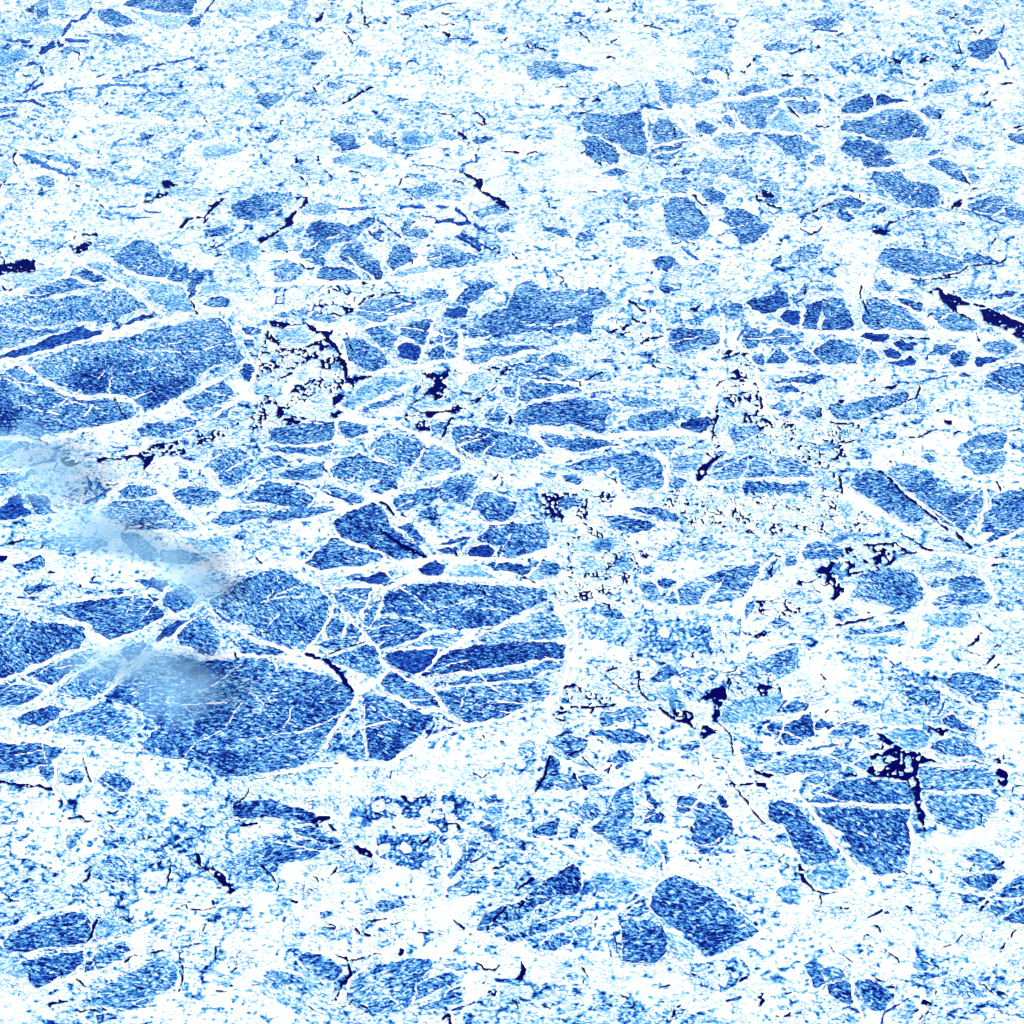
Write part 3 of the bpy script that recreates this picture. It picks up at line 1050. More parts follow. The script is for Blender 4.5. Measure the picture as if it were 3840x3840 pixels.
F .44 117,172 125,170 145,171 165,170 172,175 172,185 160,186 140,187 122,186 117,180
L 120,135 128,140 135,140 140,142 133,146 128,143
L 171,172 175,170 182,172 183,180 178,184 173,180
Z 3.6 .4 .04 172,158 182,158 185,165 180,168 172,168
F .5 130,163 150,165 170,166 168,170
F .4 18,130 22,124 30,122 38,124 32,130
F .25 6,140 12,137 20,137 18,145 14,149 8,144
F .27 17,148 20,140 30,134 38,131 41,138 42,146 35,150 25,155 19,153
F .3 43,138 47,134 54,139 46,143 42,144
R 1.6 5,152 15,150 20,138
R 2.4 10,135 30,131 45,128 60,132
R 2 18,157 40,153 55,142 75,132
R 1.6 116,169 140,168 165,168
R 1.6 60,173 80,160 95,158
T 3 0
F .25 168,34 172,31 193,31 205,35 218,37 228,41 237,45 231,50 223,48 213,45 201,45 193,43 180,45 170,43
S .1 2 51,44 57,42 60,45 62,47 66,45
S .12 2 79,40 86,39
S .14 1.5 42,31 45,34
S .12 1.6 104,59 112,57
S .14 1.5 43,47 46,46
S .08 1.2 63,83 70,76
S .08 1.6 60,92 65,88 66,84
F .5 47,62 52,56 60,52 70,49 62,56 56,64 50,69
F .44 90,50 97,47 99,51 94,53
F .5 68,88 72,78 80,74 88,73 94,80 99,88 90,90 78,92
F .45 10,60 20,55 24,56 16,61
F .5 18,66 30,64 32,66 24,69
F .45 -3,48 15,45 12,49
F .4 51,101 56,98 63,100 62,103 53,103
L 136,78 141,74 142,69 145,70 145,77 150,80 154,78 157,82 162,85 165,90 168,95 170,96 166,100 162,99 165,95 160,92 157,88 150,83 146,80 141,77
W .9 150,82 153,80 156,83 153,85
S .1 1.3 125,77 124,82 122,86 122,93
F .48 160,80 165,72 175,68 185,62 196,62 196,80 182,92 175,90
F .36 3,135 8,128 15,124 25,119 40,115 54,113 62,115 66,120 66,130 62,135 50,137 30,139 18,142 5,141
S .12 2 73,116 69,122 66,130 64,133
F .66 70,122 76,116 88,119 94,123 85,130 75,133 68,133
R 1.3 18,144 40,141 60,139 75,135 92,131
F .36 16,148 30,145 45,143 60,141 60,148 52,155 40,160 36,166 26,169 20,160 16,155
F .36 61,150 66,148 67,155 61,157
F .5 66,145 80,138 92,134 94,139 85,148 72,155 68,152
S .12 1.5 92,128 100,124
S .1 1 90,116 92,119 97,121
S .12 1.6 91,149 95,145 100,143
S .12 1.6 111,142 118,140
F .45 70,172 78,165 90,158 105,150 120,145 128,150 130,158 125,168 115,172 105,182 90,183 75,180 66,178
L 71,180 79,182 78,183 72,183
S .1 2 62,184 68,183
F .4 68,187 80,185 85,190 70,194
S .13 2.4 35,180 42,177 49,177
S .1 1.3 131,140 131,146 133,152 133,160 130,170
S .12 1.3 133,137 145,135
S .1 1.2 157,137 157,147
S .1 1.6 168,156 172,153
S .1 1.6 165,165 169,166
S .1 1.3 154,104 155,109
S .14 1.4 128,110 135,107 136,110
S .1 1.6 158,170 165,170
S .12 1.5 92,118 94,120
S .12 2.2 176,49 186,48
R 2.5 -3,127 15,121 35,113 55,109 75,113
R 2.5 26,170 50,160 80,152 100,144
F .66 -3,145 10,143 18,152 22,160 10,160 -3,155
S .14 1.4 4,100 8,103
S .14 1.4 12,104 16,104
T 3 1
S .08 1.1 -8,16 0,15 20,12
F .34 -2,57 10,58 25,60 38,62 45,64 40,70 28,75 15,78 5,78 -2,77
F .34 20,52 30,50 45,57 54,60 52,64 40,62 28,58
L 33,46 38,42 45,43 46,46 40,47 37,48 40,53 37,52 33,49
S .1 2 45,49 49,52
S .1 2.6 49,65 54,64
L 62,66 64,63 66,66 72,66 77,71 75,73 70,71 66,70 63,68
F .42 50,85 58,80 68,76 71,80 62,84
S .12 2 47,86 51,80
F .32 97,70 105,67 115,69 125,72 120,75 108,75 100,73
Z 3 .26 .2 70,30 100,28 120,28 150,28 150,45 130,55 110,45 75,45
Z 3 .24 .3 80,55 130,55 135,75 125,88 100,80 78,70
S .1 1.6 99,28 102,32 105,35
S .12 1.6 91,50 93,52
S .1 1.6 130,48 138,48 140,53
S .13 1.8 105,61 112,62 118,59
F .22 124,60 128,57 132,60 127,63
F .5 132,85 138,75 142,68 148,60 153,59 157,64 152,70 145,76 140,84 134,88
S .22 2.2 148,76 155,73 159,70
F .48 130,96 140,90 152,84 160,85 162,92 155,99 145,102 134,100
F .6 155,45 160,35 170,35 170,45 162,50
F .4 156,30 165,27 168,31 160,34
F .36 154,52 160,50 170,52 168,58 164,61 160,56
F .6 170,48 180,44 190,46 182,50
F .26 152,126 155,120 162,113 172,108 182,105 193,97 203,88 213,83 223,77 227,82 228,90 229,97 223,100 213,100 203,106 193,110 185,118 175,120 165,126
D .5 193,95 203,88 205,97 196,104
S .08 2 160,125 168,115 175,107
S .08 1.6 170,120 180,112 188,103
S .13 3 182,95 193,88
S .08 1.5 193,92 208,86 221,78
F .36 172,130 180,127 186,131 180,135 175,135
F .44 193,118 203,112 223,104 229,107 213,113 198,117
F .36 78,109 82,103 90,103 100,104 100,108 92,110 82,113
F .42 66,114 75,110 80,112 72,115
F .42 60,105 70,103 66,106
F .5 37,112 48,111 50,115 40,117
F .45 18,128 27,128 28,131 20,131
S .1 2.2 73,120 80,118 87,118
S .1 1.3 90,122 99,119
S .13 1.8 65,124 68,128 75,129
S .12 2 136,118 143,124
S .12 1.2 110,127 128,128
F .46 82,134 88,131 91,136 84,138
L 95,144 98,138 102,140 98,145
F .38 22,146 28,142 40,143 46,146 52,150 56,155 52,160 45,163 38,158 28,152
F .42 -2,158 12,155 25,158 28,163 15,165 3,163
S .1 2 58,145 60,152 61,158 54,165 52,172 50,175
F .46 57,175 58,165 68,160 78,153 90,149 105,147 118,147 120,152 112,158 108,168 105,178 100,184 85,186 72,186 62,180
R 1 80,165 90,174 102,185
F .38 110,165 118,160 128,156 142,157 138,162 125,168 112,175 108,178
F .4 108,182 120,178 140,165 142,178 130,181 115,183
F .5 125,150 140,149 146,153 135,155
S .1 1.7 152,149 156,151 158,155
L 181,161 184,155 186,147 188,155 187,161
S .1 1.9 178,176 181,178 182,182
S .1 1.9 162,171 165,173
S .1 2 128,190 132,187 133,193
S .16 1.6 135,184 150,178
S .1 1.4 -4,78 3,86 9,93 8,97
S .1 1.6 18,104 22,105
R 2 145,125 165,130 190,142 210,150
R 2.4 62,145 80,140 72,152 60,162 56,176
T 3 2
F .26 -2,51 5,49 15,48 17,43 19,45 18,57 12,58 -2,55
F .2 24,60 25,51 31,50 30,60
F .72 31,52 38,53 36,60 31,60
F .46 42,50 52,46 55,38 58,27 65,23 73,17 74,22 72,32 73,38 71,45 72,55 76,58 80,60 78,64 70,68 65,72 60,65 50,58
D .24 62,62 70,57 79,60 72,67 65,72
F .56 28,34 40,32 50,33 48,44 38,46 32,40
F .21 80,25 84,24 88,30 90,33 87,38 95,41 98,44 93,48 85,47 79,49 80,45 85,36 82,30
F .62 82,65 86,61 95,60 98,66 92,75 85,80 81,75
F .28 92,80 96,71 99,74 95,82
F .3 104,35 106,28 115,28 120,30 116,37 108,42 104,40
F .38 115,38 122,32 130,34 138,40 144,46 146,52 140,58 132,66 125,71 120,69 115,60 113,52 118,45
F .66 135,65 145,58 150,62 140,68
F .3 133,30 138,28 143,36 138,38
S .08 1.3 140,10 145,20 150,28 155,31 160,40 165,46 168,48
F .6 42,90 48,83 60,85 75,90 80,95 70,100 55,103 46,98
F .34 90,92 95,88 103,86 112,89 120,92 130,95 140,105 146,112 158,122 164,126 155,132 148,135 138,140 125,145 120,141 115,132 108,127 98,122 90,115 85,108 88,100
D .22 115,125 128,118 140,122 146,130 135,138 122,142
D .6 146,118 158,123 160,128 148,130
F .28 62,148 64,138 63,128 62,122 70,118 80,118 88,120 94,126 97,133 96,140 90,148 80,150 68,149
D .5 63,120 75,118 86,121 80,126 66,128
F .72 97,125 108,130 116,138 115,146 105,148 98,140
S .2 1.2 92,122 97,131
F .48 64,115 75,110 83,105 85,112 78,116
S .2 1 62,120 75,115
S .16 1 57,126 60,138 62,146
S .16 1 54,136 56,145
F .38 -2,122 15,117 30,114 36,116 30,120 15,125 -2,131
F .4 6,138 12,130 20,127 28,128 25,135 15,141 8,141
F .6 28,127 38,122 42,124 36,130
S .16 1.5 44,124 46,115
S .16 1.4 38,139 41,139
F .4 172,115 176,110 180,112 177,116
F .62 175,97 185,92 193,95 193,107 180,105
F .56 22,158 28,155 32,158 31,163 25,161
S .13 1.1 36,158 37,164
F .52 42,185 50,180 57,175 58,182 50,186
S .1 2 100,192 103,182 107,180
S .14 1.8 92,167 99,165
S .14 1.6 115,157 119,157
S .14 1.8 150,162 155,159
S .16 2.4 140,177 150,174
S .14 2 164,174 166,171
S .1 2 182,188 186,186
F .62 125,183 133,182 130,187
Z 3 .24 .3 113,150 150,145 160,160 135,170 115,165
R 3 60,155 95,152 118,148 150,138 170,128
R 2.4 45,120 70,108 86,94 100,84 120,82
R 3.4 0,60 20,64 35,74 60,80 85,88
R 2.4 20,40 45,55 65,75 85,85
R 2.4 130,20 145,35 155,52 175,66 193,72
R 2 85,60 95,72 96,84
R 2.4 105,60 112,68 130,74 160,68
R 2 120,90 140,98 152,112 168,126
T 3 3
F .38 36,33 45,26 60,18 75,16 95,17 108,19 113,24 116,30 114,34 95,34 70,33 50,33
F .34 41,36 60,36 90,38 112,38 110,48 112,58 110,70 108,80 98,84 85,81 78,79 70,70 67,60 60,52 50,50 45,42
R 1.5 38,34 70,34 110,36
R 3.6 28,25 36,34 45,46 55,60 65,72 75,84
F .38 6,40 8,34 15,32 25,33 35,42 45,52 52,62 58,70 60,75 48,78 38,80 32,75 28,68 25,58 20,50 10,46
D .26 30,52 42,56 54,68 46,74 34,66
F .66 36,85 45,80 60,77 68,85 65,94 55,97 45,95 38,90
L 30,76 33,80 36,82 34,86 37,92 34,91 31,84
S .08 1.4 36,91 42,96 50,99 60,97
S .14 .9 47,100 46,108
F .45 32,16 40,13 50,15 45,20 36,22
F .46 122,27 140,28 160,27 175,28 172,36 168,46 160,52 148,53 135,50 125,42 122,33
F .34 145,89 152,86 165,84 178,86 172,92 168,96 155,94
F .4 145,98 155,99 165,101 160,108 150,106
F .34 172,100 180,92 190,86 203,84 203,98 185,102
F .4 171,103 185,104 180,114 172,117 168,108
F .36 176,119 185,112 203,104 203,120 185,121
S .13 1.8 161,111 168,104
R 1.3 158,112 169,99 182,88 193,80 203,74
R .9 169,99 185,103
R .9 145,92 169,99
F .5 152,75 160,66 172,70 180,80 165,82
S .1 1.7 80,116 86,114 91,110
S .1 1.7 60,109 66,109.5
S .12 1.8 108,108 112,110
F .22 91,112 96,111 97,113 92,114
S .12 1.8 78,129 81,128
S .12 1.2 52,135 56,141
S .1 1.2 60,141 63,143 70,148
S .1 1.3 92,138 94,141
L 84,156 88,158 93,163 88,163
L 95,166 100,165 101,169 97,168
L 120,175 131,180 121,180
S .13 2 176,141 179,134
S .15 1.2 135,138 145,134 149,129
S .1 1.6 115,184 117,183
F .3 34,150 40,148 48,151 47,158 50,165 42,168 37,160
F .2 50,166 60,162 66,163 68,172 68,179 62,178 55,174 50,172
F .5 48,152 55,151 62,155 65,160 55,161 48,158
F .37 70,165 72,161 82,161 92,167 100,173 95,180 92,186 85,185 78,180 74,173
S .2 1.1 90,194 92,186 100,180 110,175
F .66 97,188 105,180 115,178 118,185 108,192
F .45 110,158 118,155 128,157 138,155 138,158 120,161 112,161
F .56 138,165 150,160 165,168 170,175 150,175 140,172
F .5 60,187 65,185 75,190 70,194
S .14 2 2,180 4,175
S .14 1.6 22,187 24,185
S .14 1.6 14,187 16,188
R 3 68,160 70,175 75,188
R 3.4 110,48 112,65 110,82 90,88 78,84
R 3 125,56 150,60 175,52 193,45
N 1050,225 1085,240 1100,330 1120,400 1060,400 1040,300
N 1060,70 1180,55 1330,90 1300,150 1150,150 1060,115
N 0,1400 130,1420 250,1450 420,1475 600,1480 760,1440 900,1400 1050,1330 1060,1380 920,1450 1130,1480 1100,1510 800,1500 600,1510 400,1490 120,1500 0,1470
N 900,1800 1080,1790 1250,1800 1400,1770 1440,1820 1420,1932 1250,1900 1000,1840
N 1440,1690 1620,1660 1780,1700 1932,1760 1932,1850 1760,1790 1500,1770
N 1480,1270 1600,1250 1650,1310 1560,1350 1480,1320
N 1040,1180 1090,1190 1090,1260 1050,1330 1010,1330 1060,1260
N 1700,1580 1800,1570 1932,1530 1932,1640 1800,1620 1740,1650
N 1000,1630 1200,1620 1420,1640 1600,1690 1560,1720 1300,1650 1080,1660
N 0,1030 90,1040 140,1070 60,1100 0,1090
N 250,1040 400,1030 560,1060 580,1080 400,1070
N 0,1780 50,1850 130,1932 0,1932
'''

ENT = []
tx0 = ty0 = 0
for line in OUTLINES.strip().splitlines():
    p = line.split()
    if not p:
        continue
    if p[0] == 'T':
        ty0, tx0 = (0, 1000, 2000, 2840)[int(p[1])], (0, 1000, 2000, 2840)[int(p[2])]
        continue
    nums = {'F': 1, 'W': 1, 'D': 1, 'B': 1, 'L': 0, 'S': 2, 'R': 1, 'Z': 3, 'N': 0}[p[0]]
    vals = [float(v) for v in p[1:1 + nums]]
    pts = np.array([[float(c) for c in q.split(',')] for q in p[1 + nums:]]) * 5.176
    if p[0] == 'N':                   # given on the whole photograph, 1932 across
        pts *= 3840 / 1932 / 5.176
    else:
        pts[:, 0] += tx0
        pts[:, 1] += ty0
    ENT.append((p[0], vals, pts))
WPX = 5.176                           # photograph pixels per unit of a traced width


# ------------------------------------------------------------------ pixel -> point on the sea
def ground(px, py):
    k = math.tan(FOV / 2)
    nx = (px / 3840.0 * 2 - 1) * k
    ny = (1 - py / 3840.0 * 2) * k
    dy = math.cos(PITCH) + ny * math.sin(PITCH)
    dz = -math.sin(PITCH) + ny * math.cos(PITCH)
    t = CAM_H / -dz
    return nx * t, dy * t


def hash2(ix, iy, seed):
    h = (ix.astype(np.int64) * 374761393 + iy.astype(np.int64) * 668265263 + seed * 974634777) & 0xffffffff
    h = ((h ^ (h >> 13)) * 1274126177) & 0xffffffff
    h = ((h ^ (h >> 15)) * 2246822519) & 0xffffffff
    return ((h ^ (h >> 16)) & 0xffffffff) / 4294967296.0


def vnoise(x, y, seed):
    fx, fy = np.floor(x), np.floor(y)
    ix, iy = fx.astype(np.int64), fy.astype(np.int64)
    u, v = x - fx, y - fy
    u = u * u * u * (u * (u * 6 - 15) + 10)
    v = v * v * v * (v * (v * 6 - 15) + 10)
    a, b = hash2(ix, iy, seed), hash2(ix + 1, iy, seed)
    c, d = hash2(ix, iy + 1, seed), hash2(ix + 1, iy + 1, seed)
    return (a * (1 - u) + b * u) * (1 - v) + (c * (1 - u) + d * u) * v


def fbm(x, y, seed, octaves=3):
    s, a, tot = 0, 1.0, 0
    ca, sa = math.cos(0.6), math.sin(0.6)
    for o in range(octaves):
        s = s + a * vnoise(x, y, seed + o * 17)
        tot += a
        x, y = (x * ca - y * sa) * 2.03 + 11.3, (x * sa + y * ca) * 2.03 - 7.1
        a *= 0.55
    return s / tot


def voronoi(x, y, seed, jit=0.9):
    fx, fy = np.floor(x), np.floor(y)
    d1 = np.full(x.shape, 9.0)
    d2 = np.full(x.shape, 9.0)
    d3 = np.full(x.shape, 9.0)
    bx, by = fx.copy(), fy.copy()
    for ox in (-1, 0, 1):
        for oy in (-1, 0, 1):
            cx, cy = fx + ox, fy + oy
            jx = cx + 0.5 + jit * (hash2(cx, cy, seed) - 0.5)
            jy = cy + 0.5 + jit * (hash2(cx, cy, seed + 5) - 0.5)
            d = np.hypot(x - jx, y - jy)
            near = d < d1
            d3 = np.minimum(d3, np.maximum(d2, np.minimum(d, 9)))
            d3 = np.where(near | (d < d2), np.minimum(d3, np.where(near, d2, d2)), d3)
            d2n = np.where(near, d1, np.minimum(d2, d))
            d3 = np.maximum(d3, d2n)
            d2 = d2n
            bx, by = np.where(near, cx, bx), np.where(near, cy, by)
            d1 = np.where(near, d, d1)
    return d1, d2, d3, bx, by


# ------------------------------------------------------------------ the lattice the ice surface is cut from
CELL = 4.3
MARGIN = 760.0
inner = np.arange(-110, 3950 + CELL, CELL)
outer = np.linspace(0, 1, 34)[1:] ** 1.25 * (MARGIN - 110)
gpx = np.concatenate([inner[0] - outer[::-1], inner, inner[-1] + outer])
NVX = NVY = len(gpx)
NX = NY = NVX - 1
VX, VY = np.meshgrid(gpx, gpx)
CX = 0.25 * (VX[:-1, :-1] + VX[1:, :-1] + VX[:-1, 1:] + VX[1:, 1:])
CY = 0.25 * (VY[:-1, :-1] + VY[1:, :-1] + VY[:-1, 1:] + VY[1:, 1:])
GX, GY = ground(CX, CY)
INVIEW = (CX > 0) & (CX < 3840) & (CY > 0) & (CY < 3840)

# ragged edges: outlines are looked up at slightly displaced places
WX = CX + 24 * (fbm(GX / 13, GY / 13, 3) - .5) + 11 * (vnoise(GX / 3.4, GY / 3.4, 9) - .5)
WY = CY + 18 * (fbm(GX / 13, GY / 13, 4) - .5) + 8 * (vnoise(GX / 3.4, GY / 3.4, 10) - .5)
WMAX = 26


def window(pts, pad):
    i0 = np.searchsorted(gpx, pts[:, 1].min() - pad) - 1
    i1 = np.searchsorted(gpx, pts[:, 1].max() + pad)
    j0 = np.searchsorted(gpx, pts[:, 0].min() - pad) - 1
    j1 = np.searchsorted(gpx, pts[:, 0].max() + pad)
    return slice(max(i0, 0), max(min(i1, NY), 1)), slice(max(j0, 0), max(min(j1, NX), 1))


def in_poly(pts, pad=WMAX):
    w = window(pts, pad)
    x, y = WX[w], WY[w]
    inside = np.zeros(x.shape, bool)
    n = len(pts)
    for k in range(n):
        (xa, ya), (xb, yb) = pts[k], pts[(k + 1) % n]
        if ya == yb:
            continue
        cond = (ya > y) != (yb > y)
        inside ^= cond & (x < (xb - xa) * (y - ya) / (yb - ya) + xa)
    return w, inside


def path_dist(pts, pad, warp=0.5):
    w = window(pts, pad + WMAX)
    x = CX[w] * (1 - warp) + WX[w] * warp
    y = CY[w] * (1 - warp) + WY[w] * warp
    best = np.full(x.shape, 1e9)
    for (xa, ya), (xb, yb) in zip(pts[:-1], pts[1:]):
        dx, dy = xb - xa, yb - ya
        q = np.clip(((x - xa) * dx + (y - ya) * dy) / max(dx * dx + dy * dy, 1e-6), 0, 1)
        best = np.minimum(best, np.hypot(x - xa - q * dx, y - ya - q * dy))
    return w, best


def blur(a, n):
    for _ in range(n):
        p = np.pad(a, 1, mode='edge')
        a = (p[1:-1, 1:-1] * 2 + p[:-2, 1:-1] + p[2:, 1:-1] + p[1:-1, :-2] + p[1:-1, 2:]) / 6
    return a


# ------------------------------------------------------------------ classes of ice, cell by cell
MATRIX, FLOE, RIDGE, BLOCK, SLUSH, WATER, STREAK, PATCH = range(8)
cls = np.zeros(CX.shape, np.int8)
ident = np.zeros(CX.shape, np.int64)
tone = np.ones(CX.shape)
amp = np.full(CX.shape, .3)
zed = np.zeros(CX.shape)

# snow covered pack between the traced floes: cells of a stretched mosaic
mx = GX / 46 + 1.1 * (fbm(GX / 30, GY / 30, 21) - .5)
my = GY / 62 + 1.1 * (fbm(GX / 30, GY / 30, 22) - .5)
d1, d2, d3, bx, by = voronoi(mx, my, 77)
ident[:] = (bx * 4001 + by + 9000000).astype(np.int64)
cell_h = hash2(bx, by, 5)
cell_g = hash2(bx, by, 8)
low = fbm(GX / 120, GY / 120, 31)
rub = fbm(GX / 7, GY / 7, 33, 4)
streak = fbm(GX / 10 + 2 * (low - .5), GY / 3.6 + GX / 40, 35, 3)
fleck = fbm(GX / 3.6, GY / 3.0, 36, 3)
tone[:] = 1.13 - .15 * (cell_h > .55) - .12 * (cell_g > .65) + .26 * (low - .5)
amp[:] = .40 + .22 * cell_h
dens = .6 + .9 * low
m = streak > .84 - .13 * dens
tone[m] -= np.minimum(.6, (streak[m] - (.84 - .13 * dens[m])) * 7)
m = fleck > .83 - .13 * dens
tone[m] -= np.minimum(.8, (fleck[m] - (.83 - .13 * dens[m])) * 9)
fine = vnoise(GX / 2.6, GY / 2.4, 37) * .8 + .2 * low
tone[fine > .80] = .3
crack = (d2 - d1) < .05
cn = vnoise(GX / 20, GY / 20, 41)
tone[crack & (cn > .45)] -= .5
amp[crack] = .5
tone[(d2 - d1 < .15) & (cn < .3)] = 1.15
zed[:] = .5 + .7 * (rub - .3) + .2 * (cell_h - .5)

frag_next = 1
# broken-ice zones
for kind, vals, pts in ENT:
    if kind != 'Z':
        continue
    size, gap, gtone = vals
    w, ins = in_poly(pts)
    x, y = GX[w], GY[w]
    x = x + size * 1.2 * (fbm(x / (size * 1.5), y / (size * 1.5), 51, 2) - .5)
    y = y * .8 + size * 1.2 * (fbm(x / (size * 1.5), y / (size * 1.5), 52, 2) - .5)
    a1, a2, a3, ax, ay = voronoi(x / (size * 2.6), y / (size * 2.6), 61)
    big = hash2(ax, ay, 62) > .60
    b1, b2, b3, bx, by = voronoi(x / size, y / size, 63)
    huge = gap * (.5 + 1.15 * vnoise(x / 14, y / 14, 64))
    # dark water shows mostly at the corners where three blocks meet; along their sides they touch through slush
    side = np.where(big, (a2 - a1) < huge * .20, (b2 - b1) < huge * .55) | ((a2 - a1) < huge * .2)
    corner = np.where(big, (a3 - a1) < huge * .45, (b3 - b1) < huge * 1.45) | ((a3 - a1) < huge * .5)
    gapm = side | corner
    fid = np.where(big, ax * 7919 + ay, bx * 104729 + by + 5e9).astype(np.int64)
    hsh = np.where(big, hash2(ax, ay, 66), hash2(bx, by, 67))
    frag_next += 1
    ins = blur(ins.astype(float), 6) > .3 + .4 * hsh
    sel = ins & ~gapm
    cls[w][sel] = BLOCK
    ident[w][sel] = (fid + frag_next * 10 ** 11)[sel]
    tone[w][sel] = (.84 + .24 * hsh)[sel]
    amp[w][sel] = .42
    zed[w][sel] = (.3 + .25 * hsh)[sel]
    sel = ins & gapm
    if gtone < .16:
        open_ = vnoise(x / 11, y / 11, 68)
        deep = (corner & (open_ > .22)) | (open_ > .68)
        cls[w][sel & deep] = WATER
        sel = sel & ~deep
        gtone = .5
    cls[w][sel] = SLUSH
    tone[w][sel] = np.where(corner, gtone - .12, gtone + .14)[sel]
    amp[w][sel] = .5
    zed[w][sel] = .2

# floes and open water
FLOES = []


def lay_floe(vals, pts, afloat):
    w, ins = in_poly(pts)
    if not ins.any():
        return
    FLOES.append(dict(tone=vals[0], pts=pts, afloat=afloat))
    t = vals[0]
    k = len(FLOES)
    cls[w][ins] = FLOE
    ident[w][ins] = k
    n = fbm(GX[w] / 26, GY[w] / 26, 71 + k)
    n2 = fbm(GX[w] / 9, GY[w] / 7, 72)
    young = t < .195
    tone[w][ins] = (t + (.02 if young else .025) + (.26 if young else .42) * (n - .5) + (.16 if young else .2) * (n2 - .5))[ins]
    amp[w][ins] = .4 if young else (.70 if t < .6 else .5)
    zed[w][ins] = ((.25 if young else .4) + .25 * (n2 - .5))[ins]


for kind, vals, pts in ENT:
    if kind == 'F':
        lay_floe(vals, pts, False)
for kind, vals, pts in ENT:
    if kind == 'L':
        w, ins = in_poly(pts)
        cls[w][ins] = WATER
for kind, vals, pts in ENT:
    if kind == 'W':
        lay_floe(vals, pts, True)


# wind-blown snow thins out towards bare floes: the pack beside them is flecked with blue
bare = (cls == FLOE) & (tone < .66)
cover = blur(bare.astype(float), 26)
halo = cls == MATRIX
tone[halo] -= (np.clip(cover * 2.0, 0, .75) * (.1 + .75 * fbm(GX / 11, GY / 8, 97)))[halo] * .5
amp[halo] += .2 * cover[halo]
# deep plain snow
for kind, vals, pts in ENT:
    if kind == 'N':
        w, ins = in_poly(pts, WMAX + 60)
        f = np.clip(blur(ins.astype(float), 30) * 1.5 - .25, 0, 1) * (cls[w] == MATRIX) * np.clip(2.2 - 2.4 * fleck[w], .3, 1)
        tone[w] = tone[w] * (1 - f) + f * 1.02
        amp[w] = amp[w] * (1 - f) + f * .42
# raised white rims where floes grind against their neighbours
rim = blur((cls == FLOE).astype(float), 4)
wide = fbm(GX / 17, GY / 17, 98)
sel = halo & (rim > .04 + .5 * np.clip(wide - .42, 0, 1)) & (wide > .36)
tone[sel] = np.maximum(tone[sel], 1.12 - .2 * vnoise(GX / 4, GY / 4, 99)[sel])
zed[sel] += .2 * rub[sel]


def host_of(w, ins):
    c, i = cls[w][ins], ident[w][ins]
    ok = (c == FLOE) | (c == MATRIX)
    if not ok.any():
        return None, 0
    u, n = np.unique(c[ok].astype(np.int64) * 10 ** 14 + i[ok], return_counts=True)
    return int(u[n.argmax()]), n.max() / ins.sum()


PARTS = {}                            # (class, number) -> name, host

# thin secondary ridges running straight across the bare floes, and hairline cracks through the snow
rng = random.Random(5)
for _ in range(150):
    for _try in range(60):
        x, y = rng.uniform(0, 3840), rng.uniform(500, 3500)
        i, j = min(np.searchsorted(gpx, y), NY - 1), min(np.searchsorted(gpx, x), NX - 1)
        if cls[i, j] == FLOE and .25 < tone[i, j] < .62 and cover[i, j] > .75:
            break
    else:
        continue
    ang = math.radians(rng.choice([rng.gauss(14, 9), rng.gauss(28, 9), rng.gauss(-24, 10), rng.gauss(62, 12)]))
    ln = rng.uniform(60, 230)
    path, a = [(x - ln / 2 * math.cos(ang), y + ln / 2 * math.sin(ang) * .8)], ang
    for s in range(5):
        a += rng.gauss(0, .10)
        path.append((path[-1][0] + ln / 5 * math.cos(a), path[-1][1] - ln / 5 * math.sin(a) * .8))
    ENT.append(('R', [rng.choice([.7, .8, .9, 1.1])], np.array(path)))
for _ in range(330):
    for _try in range(40):
        x, y = rng.uniform(0, 3840), rng.uniform(0, 3840)
        if rng.random() > .35 + .65 * x / 3840:
            continue
        i, j = min(np.searchsorted(gpx, y), NY - 1), min(np.searchsorted(gpx, x), NX - 1)
        if cls[i, j] in (MATRIX, BLOCK):
            break
    else:
        continue
    ang = math.radians(rng.choice([rng.gauss(5, 20), rng.gauss(-30, 20), rng.gauss(80, 25)]))
    ln = rng.choice([14, 18, 24, 34, 50, 80]) * rng.uniform(.7, 1.3)
    path, a = [(x, y)], ang
    for s in range(4):
        a += rng.gauss(0, .5)
        path.append((path[-1][0] + ln / 4 * math.cos(a), path[-1][1] - ln / 4 * math.sin(a) * .7))
    ENT.append(('S', [.1, rng.choice([.7, .9, 1.2])], np.array(path)))


for n_d, (kind, vals, pts) in enumerate(e for e in ENT if e[0] == 'D'):
    w, ins = in_poly(pts, WMAX + 50)
    f = blur(ins.astype(float), 14)
    tone[w] = tone[w] * (1 - f) + f * (vals[0] + .2 * (fbm(GX[w] / 12, GY[w] / 12, 88) - .5))
    sel = (f > .5) & (cls[w] == FLOE)
    if sel.sum() > 20:
        PARTS[(PATCH, n_d + 1)] = ('snow_patch' if vals[0] > .55 else 'bare_ice_patch', host_of(w, sel)[0])
        cls[w][sel] = PATCH
        ident[w][sel] = n_d + 1
for n_s, (kind, vals, pts) in enumerate(e for e in ENT if e[0] == 'S'):
    t, wd = vals
    half0 = max(wd * WPX / 2, 2.7)
    w, dist = path_dist(pts, half0 * 1.6)
    half = half0 * (.35 + 1.2 * vnoise(GX[w] / 3.5, GY[w] / 3.5, 91)) + .3
    half = np.maximum(half, 2.2)
    ins = (dist < half) & (cls[w] != WATER)
    if t < .16:
        cls[w][ins] = WATER
    elif ins.any():
        host, share = host_of(w, ins)
        tone[w][ins] = np.minimum(tone[w][ins], t)
        amp[w][ins] = .34
        zed[w][ins] = .3
        if host is not None and ins.sum() > 12:
            PARTS[(STREAK, n_s + 1)] = ('refrozen_crack', host)
            cls[w][ins] = STREAK
            ident[w][ins] = n_s + 1
RIDGES = []
